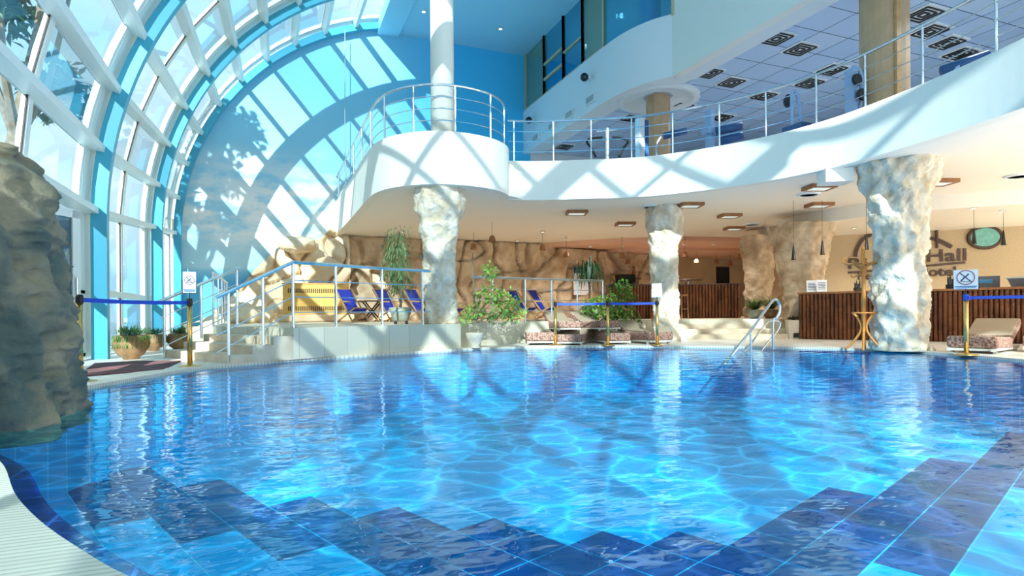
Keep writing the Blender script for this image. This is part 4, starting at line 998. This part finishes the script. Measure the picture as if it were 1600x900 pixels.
# litter bin
p = at(1237, 529); t = thing('litter_bin', 'speckled beige litter bin before the broad brown column', 'bin', (p.x, p.y - .1, 0), -.6)
bm = B(); a_ = [[bm.verts.new((sx * w_, sy * w_, z)) for sx, sy in ((-1, -1), (1, -1), (1, 1), (-1, 1))] for z, w_ in ((0, .17), (.5, .2))]
bm.faces.new(a_[0]); bm.faces.new(a_[1])
for i in range(4): bm.faces.new((a_[0][i], a_[0][(i + 1) % 4], a_[1][(i + 1) % 4], a_[1][i]))
link('body', bm, M['binM'], t)
bm = B(); box(bm, (0, -.185, .1), (.14, .03, .12)); link('pedal_opening', bm, M['dark'], t)
bm = B(); clump(bm, (0, 0, .52), (.22, .2, .03), 90, .09, .02, .4); link('bin_bag_edge', bm, M['soil'], t)
p = at(1068, 531); bm = B(); lathe(bm, [(.1, 0), (.12, .18), (.1, .18), (.08, .03), (0, .02)], 18, (p.x, p.y, 0)); tag(link('white_bucket', bm, M['paper'], None, True), 'small white bucket at the foot of the slim rock column', 'bucket')
# coat stand
p = at(1350, 547); t = thing('coat_stand', 'orange bentwood coat stand beside the thick rock column', 'coat stand', (p.x, p.y, 0), .2)
bm = B(); tube(bm, [(0, 0, .35), (0, 0, 1.9)], [.04, .032], 10); lathe(bm, [(.026, 1.88), (.036, 1.92), (.02, 1.95), (0, 1.96)], 12); link('pole', bm, M['orange'], t, True)
for k in range(4):
    a_ = k * PI / 2 + .4; c, s_ = math.cos(a_), math.sin(a_)
    bm = B(); tube(bm, smooth_line([Vector((c * r, s_ * r, z)) for r, z in ((.31, .01), (.2, .12), (.06, .34), (.05, .5), (.14, .66), (.19, .7))], 4), .022, 8); link('leg', bm, M['orange'], t, True)
    bm = B(); tube(bm, smooth_line([Vector((c * r, s_ * r, z)) for r, z in ((.02, 1.45), (.05, 1.56), (.16, 1.62), (.27, 1.63), (.34, 1.68), (.31, 1.74), (.26, 1.72))], 4), .019, 8); link('upper_hook', bm, M['orange'], t, True)
    bm = B(); tube(bm, smooth_line([Vector((c * r, s_ * r, z)) for r, z in ((.02, 1.6), (.03, 1.5), (.1, 1.4), (.18, 1.38), (.2, 1.43))], 4), .012, 8); link('lower_hook', bm, M['orange'], t, True)
bm = B(); tube(bm, [(.19 * math.cos(q * PI / 12), .19 * math.sin(q * PI / 12), .7) for q in range(24)], .014, 8, True); link('umbrella_ring', bm, M['orange'], t, True)
bm = B(); tube(bm, [(.16 * math.cos(q * PI / 12), .16 * math.sin(q * PI / 12), 1.63) for q in range(24)], .012, 8, True); link('hook_ring', bm, M['orange'], t, True)
# mat and entrance door
bm = B(); mp_ = [at(118, 588), at(150, 575), at(180, 566), at(282, 565), at(262, 577), at(150, 592)]
mq = [Vector((p.x, p.y)) for p in (at(120, 590), at(148, 569), at(205, 566), at(283, 565), at(255, 578))]; prism(bm, mq, 0, .02)
tag(link('floor_mat', bm, M['rug']), 'worn maroon mat on the floor between the big rock and the steps', 'mat')
r_ = bpy.data.objects.new('door_3', None); COL.objects.link(r_); r_['kind'] = 'structure'; r_.location = (VX - .28, 9.4, 0); r_.rotation_euler = (0, 0, R(58))
bm = B(); box(bm, (.45, 0, 2.2), (.9, .06, .12)); box(bm, (.45, 0, .1), (.9, .06, .2)); box(bm, (.06, 0, 1.15), (.12, .06, 2.2)); box(bm, (.84, 0, 1.15), (.12, .06, 2.2)); box(bm, (.45, 0, 1.0), (.9, .05, .1)); link('door_frame', bm, M['frame'], r_)
bm = B(); box(bm, (.45, 0, 1.15), (.75, .012, 2.0)); link('pane', bm, M['glass'], r_)
bm = B(); tube(bm, [(.82, -.05, .9), (.82, -.05, 1.3)], .015, 8); link('door_handle', bm, M['steel'], r_)
bm = B(); box(bm, (VX - .1, 9.3, 1.2), (.5, .12, 2.4)); box(bm, (VX - .1, 7.2, 1.2), (.4, .12, 2.4)); box(bm, (VX - .1, 8.25, 2.42), (.5, 2.2, .14)); struct('door_frame', bm, M['frame'])

# ---------------------------------------------------------------- lamps
def ceil_at(x, y):
    p = Vector((x, y))
    for poly, z in reversed(DROPS):
        if inside(p, poly): return z + .02
    return CZ + .04
def bell(label, p, top, grp='bell pendants under the gallery'):
    t = thing('pendant_lamp', label, 'pendant lamp', p, 0, grp)
    bm = B(); lathe(bm, [(.03, .2), (.07, .17), (.10, .08), (.11, 0), (.095, 0), (.085, .08), (.02, .17)], 14); link('shade', bm, M['clayfig'], t, True)
    bm = B(); tube(bm, [(0, 0, .19), (0, 0, top - p[2])], .005, 5); link('cord', bm, M['black'], t)
    bm = B(); lathe(bm, [(.06, top - p[2] - .02), (.06, top - p[2])], 12); link('ceiling_cap', bm, M['sill'], t); return t
bells = [(666, 372), (740, 390), (769, 378), (848, 391), (885, 402), (972, 403), (981, 412), (1070, 402), (1088, 412), (1119, 412), (1141, 415), (1158, 404)]
blab = ['bell pendant left of the terrace corner column', 'lower left bell pendant right of the corner column', 'bell pendant on a long cord right of the corner column', 'bell pendant above the piled loungers', 'bell pendant above and left of the dragon plant',
        'bell pendant above the television, left one', 'bell pendant above the figurine', 'bell pendant right of the slim column, leftmost over the bar', 'second bell pendant over the bar', 'third bell pendant over the bar, left of the doorway', 'bell pendant over the bar in front of the doorway', 'rightmost bell pendant over the bar']
b0 = None
for (a_, b_), lb in zip(bells, blab):
    z = 2.9 if a_ < 860 else 2.72; d_ = (z - CAMZ) / ray(a_, b_).z; p = dp(a_, b_, d_)
    top = ceil_at(p.x, p.y)
    bell(lb, (p.x, p.y, p.z), top)
for (a_, b_), lb in zip([(1240, 406), (1285, 398), (1354, 390), (1441, 385), (1522, 381), (1568, 383)], ['black cone pendant before the broad brown column', 'black cone pendant at the left edge of the reception wall', 'black cone pendant over the coat stand', 'black cone pendant just right of the thick rock column', 'black cone pendant overlapping the green wall disc', 'black cone pendant right of the green wall disc']):
    p = dp(a_, b_, 14.6 if a_ < 1500 else 14.2); t = thing('cone_pendant', lb, 'pendant lamp', p, 0, 'black cone pendants over the reception')
    bm = B(); lathe(bm, [(.065, 0), (.05, .02), (.02, .3), (.01, .36)], 14); link('shade', bm, M['black'], t, True)
    bm = B(); tube(bm, [(0, 0, .35), (0, 0, ceil_at(p.x, p.y) - p.z)], .004, 5); link('cord', bm, M['black'], t)
def framed(label, px, py):
    p = at(px, py, CZ + .02); t = thing('ceiling_lamp', label, 'ceiling lamp', p, R(-20), 'wood framed ceiling lamps')
    bm = B()
    for x, y, w_, h_ in ((0, .2, .56, .07), (0, -.2, .56, .07), (.245, 0, .07, .34), (-.245, 0, .07, .34)): box(bm, (x, y, -.04), (w_, h_, .09), bev=.01)
    link('frame', bm, M['fwood'], t); bm = B(); box(bm, (0, 0, -.035), (.42, .33, .08)); link('lamp_glass', bm, M['lampglass'], t)
for px_, py_, lb in ((901, 330, 'wood framed ceiling lamp nearest the round balcony'), (977, 348, 'wood framed ceiling lamp left of the slim rock column top'), (1079, 318, 'wood framed ceiling lamp just right of the slim column top, nearer the fascia'), (1140, 335, 'wood framed ceiling lamp midway between the two columns'),
                     (1147, 355, 'small looking wood framed ceiling lamp deepest under the gallery'), (1280, 290, 'wood framed ceiling lamp just left of the thick column, nearer the fascia'), (1280, 318, 'wood framed ceiling lamp behind the one beside the thick column'), (1467, 282, 'wood framed ceiling lamp right of the thick column top')): framed(lb, px_, py_)
for px_, py_, lb in ((1018, 322, 'round white ceiling vent left of the slim column top'), (1175, 350, 'round white ceiling vent near the deepest framed lamp'), (1263, 303, 'round white ceiling vent between two framed lamps left of the thick column'), (1592, 274, 'round white ceiling vent at the right picture edge')):
    p = at(px_, py_, CZ + .02); t = thing('ceiling_vent', lb, 'vent', p, 0, 'round ceiling vents'); bm = B(); lathe(bm, [(.26, 0), (.25, -.03), (.2, -.04), (.19, -.02)], 24); link('rim', bm, M['band'], t)
    bm = B(); lathe(bm, [(.19, -.025), (.0, -.025)], 24); link('louvre', bm, M['greyb'], t)
spots = [(808, 376, CZ), (848, 362, CZ), (884, 373, CZ), (630, 362, CZ), (922, 385, CZ - .13), (972, 384, CZ - .13), (1069, 382, CZ - .13), (1115, 382, CZ - .13), (1157, 384, CZ - .13), (1191, 386, CZ - .13), (1238, 361, CZ - .32), (1335, 356, CZ - .32), (1440, 330, CZ - .32), (1521, 325, CZ - .32), (1567, 329, CZ - .32), (662, 18, RZ - .01), (782, 45, RZ - .01)]
sn = ['left of the chain of bell pendants', 'above the left loungers', 'above the pile of loungers', 'above the weeping fig', 'above the poster', 'above the television', 'right of the slim column', 'over the left of the bar', 'over the middle of the bar', 'over the right end of the bar',
      'over the broad brown column', 'over the left part of the hotel name', 'right of the thick column over the name', 'over the green disc', 'right of the green disc', 'in the high blue ceiling left of the white pillar', 'in the high blue ceiling right of the white pillar']
for (px_, py_, z), lb in zip(spots, sn):
    p = at(px_, py_, z); t = thing('recessed_spotlight', 'small round recessed spotlight ' + lb, 'spotlight', p, 0, 'small recessed spotlights')
    bm = B(); lathe(bm, [(.08, .01), (.085, -.015), (.06, -.02), (.055, .0)], 16); link('rim', bm, M['steelw'], t); bm = B(); lathe(bm, [(.055, -.008), (0, -.008)], 14); link('bulb', bm, M['ceilW'], t)
def fill_spot(p, e, col=(1, .93, .84)):
    l_ = bpy.data.lights.new('fill_spot', 'SPOT'); l_.energy = e; l_.color = col; l_.shadow_soft_size = .08; l_.spot_size = R(135); l_.spot_blend = .6
    o_ = bpy.data.objects.new('fill_spot', l_); COL.objects.link(o_); o_.location = p
for p, e in (((16, 19.5, 3.1), 190), ((13, 17.0, 3.3), 190), ((18.5, 16.5, 3.1), 160), ((15.6, 11.8, 3.05), 150), ((17, 9.8, 3.05), 150), ((12.5, 14.8, 3.4), 150), ((7, 18.2, 3.4), 200), ((10.5, 18.8, 3.3), 200), ((4.2, 17.8, 3.4), 120), ((12.5, 9.6, 3.4), 120)): fill_spot(p, e)  # fill lent to the recessed spotlights of the lower hall
for p in ((12, 15, 7.05), (12.5, 11, 7.05), (12.8, 7, 7.05), (15.5, 13, 7.05), (15.5, 8, 7.05)): fill_spot(p, 260, (.8, .9, 1))  # bluish fill added to brighten the gym, no lamp fitting behind it
for p in ((10.9, 19.5, 10.7), (10.9, 17, 10.7)): fill_spot(p, 50, (.9, 1, 1))  # unseen fill added to brighten the space behind the upper windows

# ---------------------------------------------------------------- upper right wall details
def onX(px, py, x=9.19):
    d = ray(px, py); k = x / d.x; return Vector((x, d.y * k, d.z * k + CAMZ))
for px_, py_, lb in ((923, 155, 'white wall vent nearest the gym pillar'), (890, 179, 'second wall vent from the gym pillar'), (863, 197, 'third wall vent from the gym pillar'), (838, 215, 'wall vent nearest the blue end wall')):
    p = onX(px_, py_); p.z = max(p.z, 7.16); t = thing('wall_vent', lb, 'vent', p, 0, 'small vents on the upper wall')
    bm = B(); box(bm, (-.01, 0, 0), (.04, .55, .26)); link('frame', bm, M['band'], t)
    bm = B()
    for k in range(6): box(bm, (-.035, -.2 + .08 * k, 0), (.02, .05, .18))
    link('louvre', bm, M['sill'], t)
for px_, py_, lb in ((922, 121, 'dome security camera on the upper plaster band, nearer the gym pillar'), (834, 188, 'security camera on the plaster band near the blue end wall')):
    p = onX(px_, py_); t = thing('security_camera', lb, 'security camera', p, 0, 'cameras on the upper band'); bm = B(); box(bm, (-.06, 0, 0), (.12, .1, .1)); link('bracket', bm, M['band'], t)
    bm = B(); bmesh.ops.create_uvsphere(bm, u_segments=16, v_segments=10, radius=.13, matrix=Matrix.Translation((-.2, 0, -.02))); link('dome', bm, M['screen'], t, True)
dif = [(1107, 112), (1143, 127), (1193, 148), (987, 183), (1065, 165), (1128, 182), (882, 228), (1213, 58), (1250, 75), (1300, 107), (1443, 20), (1453, 47), (1480, 65), (1500, 82), (1265, 128)]
for i, (a_, b_) in enumerate(dif):
    p = at(a_, b_, 7.14)
    lb = ['square ceiling diffuser above the rollers', 'diffuser just right of the one above the rollers', 'diffuser above the curved machine arm', 'diffuser left of the round gym pillar', 'diffuser right of the round gym pillar', 'diffuser behind the second roller machine', 'diffuser nearest the blue end wall',
          'topmost diffuser left of the square pillar', 'diffuser just below the topmost one left of the pillar', 'diffuser close to the left side of the thick pillar', 'topmost diffuser right of the thick pillar', 'second diffuser right of the thick pillar', 'third diffuser right of the thick pillar', 'lowest diffuser right of the thick pillar', 'diffuser low between the curved arm and the thick pillar'][i]
    t = thing('ceiling_diffuser', lb, 'diffuser', p, 0, 'square diffusers in the gym ceiling')
    bm = B(); box(bm, (0, 0, -.02), (.66, .66, .03)); link('panel', bm, M['band'], t)
    bm = B()
    for k in (.08, .17, .26):
        for x, y, w_, h_ in ((0, k, 2 * k, .026), (0, -k, 2 * k, .026), (k, 0, .026, 2 * k), (-k, 0, .026, 2 * k)): box(bm, (x, y, -.045), (w_, h_, .03))
    link('louvre', bm, M['black'], t)
# gym pillars
p = dp(1030, 400, 17.6); bm = B(); lathe(bm, [(.35, 4.1), (.35, 7.2)], 10, (p.x, p.y, 0)); t = link('gym_pillar', bm, M['gcol']); tag(t, 'round beige gym pillar under the white ceiling collar', 'pillar', 'beige gym pillars')
bm = B(); lathe(bm, [(.36, 7.16), (.55, 7.1), (.95, 7.1), (1.0, 7.0), (1.2, 7.02), (1.2, 7.16)], 32, (p.x, p.y, 0)); link('ceiling_collar', bm, M['band'], t, True)
p = dp(1384, 400, 11.7); bm = B(); lathe(bm, [(.43, 4.1), (.43, 7.2)], 24, (p.x, p.y, 0)); t = link('gym_pillar', bm, M['gcol']); tag(t, 'thick beige gym pillar cut off by the top picture edge', 'pillar', 'beige gym pillars')
bm = B(); box(bm, (p.x - .18, p.y - .4, 5.65), (.12, .05, 3.1)); link('cover_strip', bm, M['wood'], t)
# gym machines
def gth(label, px, dd, cat='exercise machine', name='exercise_machine', rz=0):
    p = dp(px, 300, dd); return thing(name, label, cat, (p.x, p.y, 4.125), rz, 'gym machines behind the gallery railing'), p
def zz(px, py, dd): return dp(px, py, dd).z - 4.12
VR = Vector((CS, -SN, 0))
t, p = gth('white elliptical trainer with black curved handles, left on the gallery', 949, 15.4)
def L_(px, py, dd, y=0): q = dp(px, py, dd); return Vector((q.x - p.x, q.y - p.y, q.z - 4.12))
bm = B(); tube(bm, [L_(949, 300, 15.4), L_(949, 201, 15.4)], .05, 8); link('mast', bm, M['steelw'], t)
for s_ in (-1, 1):
    bm = B(); tube(bm, smooth_line([L_(949 + s_ * 18, 246, 15.4), L_(949 + s_ * 25, 232, 15.4), L_(949 + s_ * 32, 222, 15.3), L_(949 + s_ * 26, 217, 15.3), L_(949 + s_ * 8, 215, 15.4)], 4), .03, 8); link('handle', bm, M['black'], t)
bm = B(); tube(bm, [L_(932, 206, 15.4), L_(966, 203, 15.4)], .015, 6); link('grip_bar', bm, M['steelw'], t)
bm = B(); box(bm, (0, 0, .25), (.5, 1.2, .3), bev=.05); link('base', bm, M['steelw'], t)
t, p = gth('tall blue and white cable tower beside the round gym pillar', 1004, 15.6)
bm = B(); box(bm, (-.07, 0, L_(1, 190, 15.6).z / 2), (.16, .2, L_(1004, 190, 15.6).z)); link('upright', bm, M['steelw'], t)
bm = B(); box(bm, (.1, .05, L_(1, 192, 15.6).z / 2), (.14, .2, L_(1004, 192, 15.6).z)); link('weight_guard', bm, M['gblue'], t)
bm = B(); box(bm, (0, 0, .05), (.7, .9, .1)); link('base', bm, M['black'], t)
t, p = gth('machine with one padded blue roller in front of the round gym pillar', 1055, 15.0)
bm = B(); tube(bm, [L_(1037, 213, 15), L_(1072, 205, 15)], .085, 14); link('roller_pad', bm, M['gblue'], t, True)
bm = B(); tube(bm, smooth_line([L_(1026, 245, 15), L_(1026, 226, 15), L_(1033, 214, 15)], 4), .02, 6); tube(bm, [L_(1072, 205, 15), L_(1105, 194, 15), L_(1108, 260, 15)], .025, 6); link('arm', bm, M['gsteel'], t)
t, p = gth('leg machine with two padded blue rollers right of the round pillar', 1110, 14.4)
bm = B(); box(bm, (0, 0, L_(1, 177, 14.4).z / 2), (.12, .2, L_(1110, 177, 14.4).z)); box(bm, (.0, 0, L_(1, 215, 14.4).z), (.3, .25, .12)); link('upright', bm, M['gsteel'], t)
for a_, b_, c_, e_ in ((1118, 206, 1160, 197), (1126, 221, 1162, 212)):
    bm = B(); tube(bm, [L_(a_, b_, 14.2), L_(c_, e_, 14.0)], .1, 14); link('roller_pad', bm, M['gblue'], t, True)
bm = B(); box(bm, (.3, 0, .2), (1.0, .5, .08)); link('seat', bm, M['gblue'], t)
t, p = gth('slim machine with a curved pale blue arm', 1246, 12.4)
bm = B(); tube(bm, smooth_line([L_(1252, 200, 12.4), L_(1249, 170, 12.4), L_(1246, 150, 12.4), L_(1240, 143, 12.4), L_(1237, 150, 12.4), L_(1238, 200, 12.4)], 4), .035, 8); link('arm', bm, M['gsteel'], t)
bm = B(); q = L_(1231, 158, 12.5); bmesh.ops.create_uvsphere(bm, u_segments=14, v_segments=10, radius=.11, matrix=Matrix.Translation(q) @ Matrix.Diagonal((.6, 1, 1.3, 1))); link('head_pad', bm, M['black'], t, True)
bm = B(); box(bm, (0, 0, .25), (.3, .5, .5)); link('base', bm, M['gblue'], t)
t, p = gth('machine with a blue frame and black discs left of the thick pillar', 1332, 11.6)
bm = B(); box(bm, L_(1330, 150, 11.6), (.12, .2, 1.0)); tube(bm, smooth_line([L_(1331, 180, 11.6), L_(1330, 115, 11.6), L_(1337, 106, 11.6), L_(1345, 116, 11.6), L_(1346, 140, 11.6), L_(1343, 175, 11.6)], 4), .04, 8); link('frame', bm, M['gsteel'], t)
for a_, b_ in ((1339, 125), (1347, 148)):
    bm = B(); q = L_(a_, b_, 11.45); lathe(bm, [(.11, -.03), (.12, 0), (.11, .03)], 20, (0, 0, 0)); bmesh.ops.transform(bm, matrix=Matrix.Translation(q) @ Matrix.Rotation(PI / 2, 4, 'X'), verts=bm.verts); link('disc', bm, M['black'], t)
bm = B(); box(bm, (0, 0, .15), (.4, .7, .3)); link('base', bm, M['gblue'], t)
t, p = gth('low machine with a padded blue roll at the upper right', 1494, 9.9)
bm = B(); tube(bm, [L_(1471, 112, 9.9), L_(1545, 88, 9.7)], .09, 14); link('roller_pad', bm, M['gblue'], t, True)
bm = B(); tube(bm, smooth_line([L_(1490, 130, 9.85), L_(1494, 108, 9.8), L_(1504, 99, 9.8), L_(1510, 120, 9.8)], 4), .05, 8); box(bm, (0, 0, .2), (.4, .6, .4)); link('frame', bm, M['gsteel'], t)
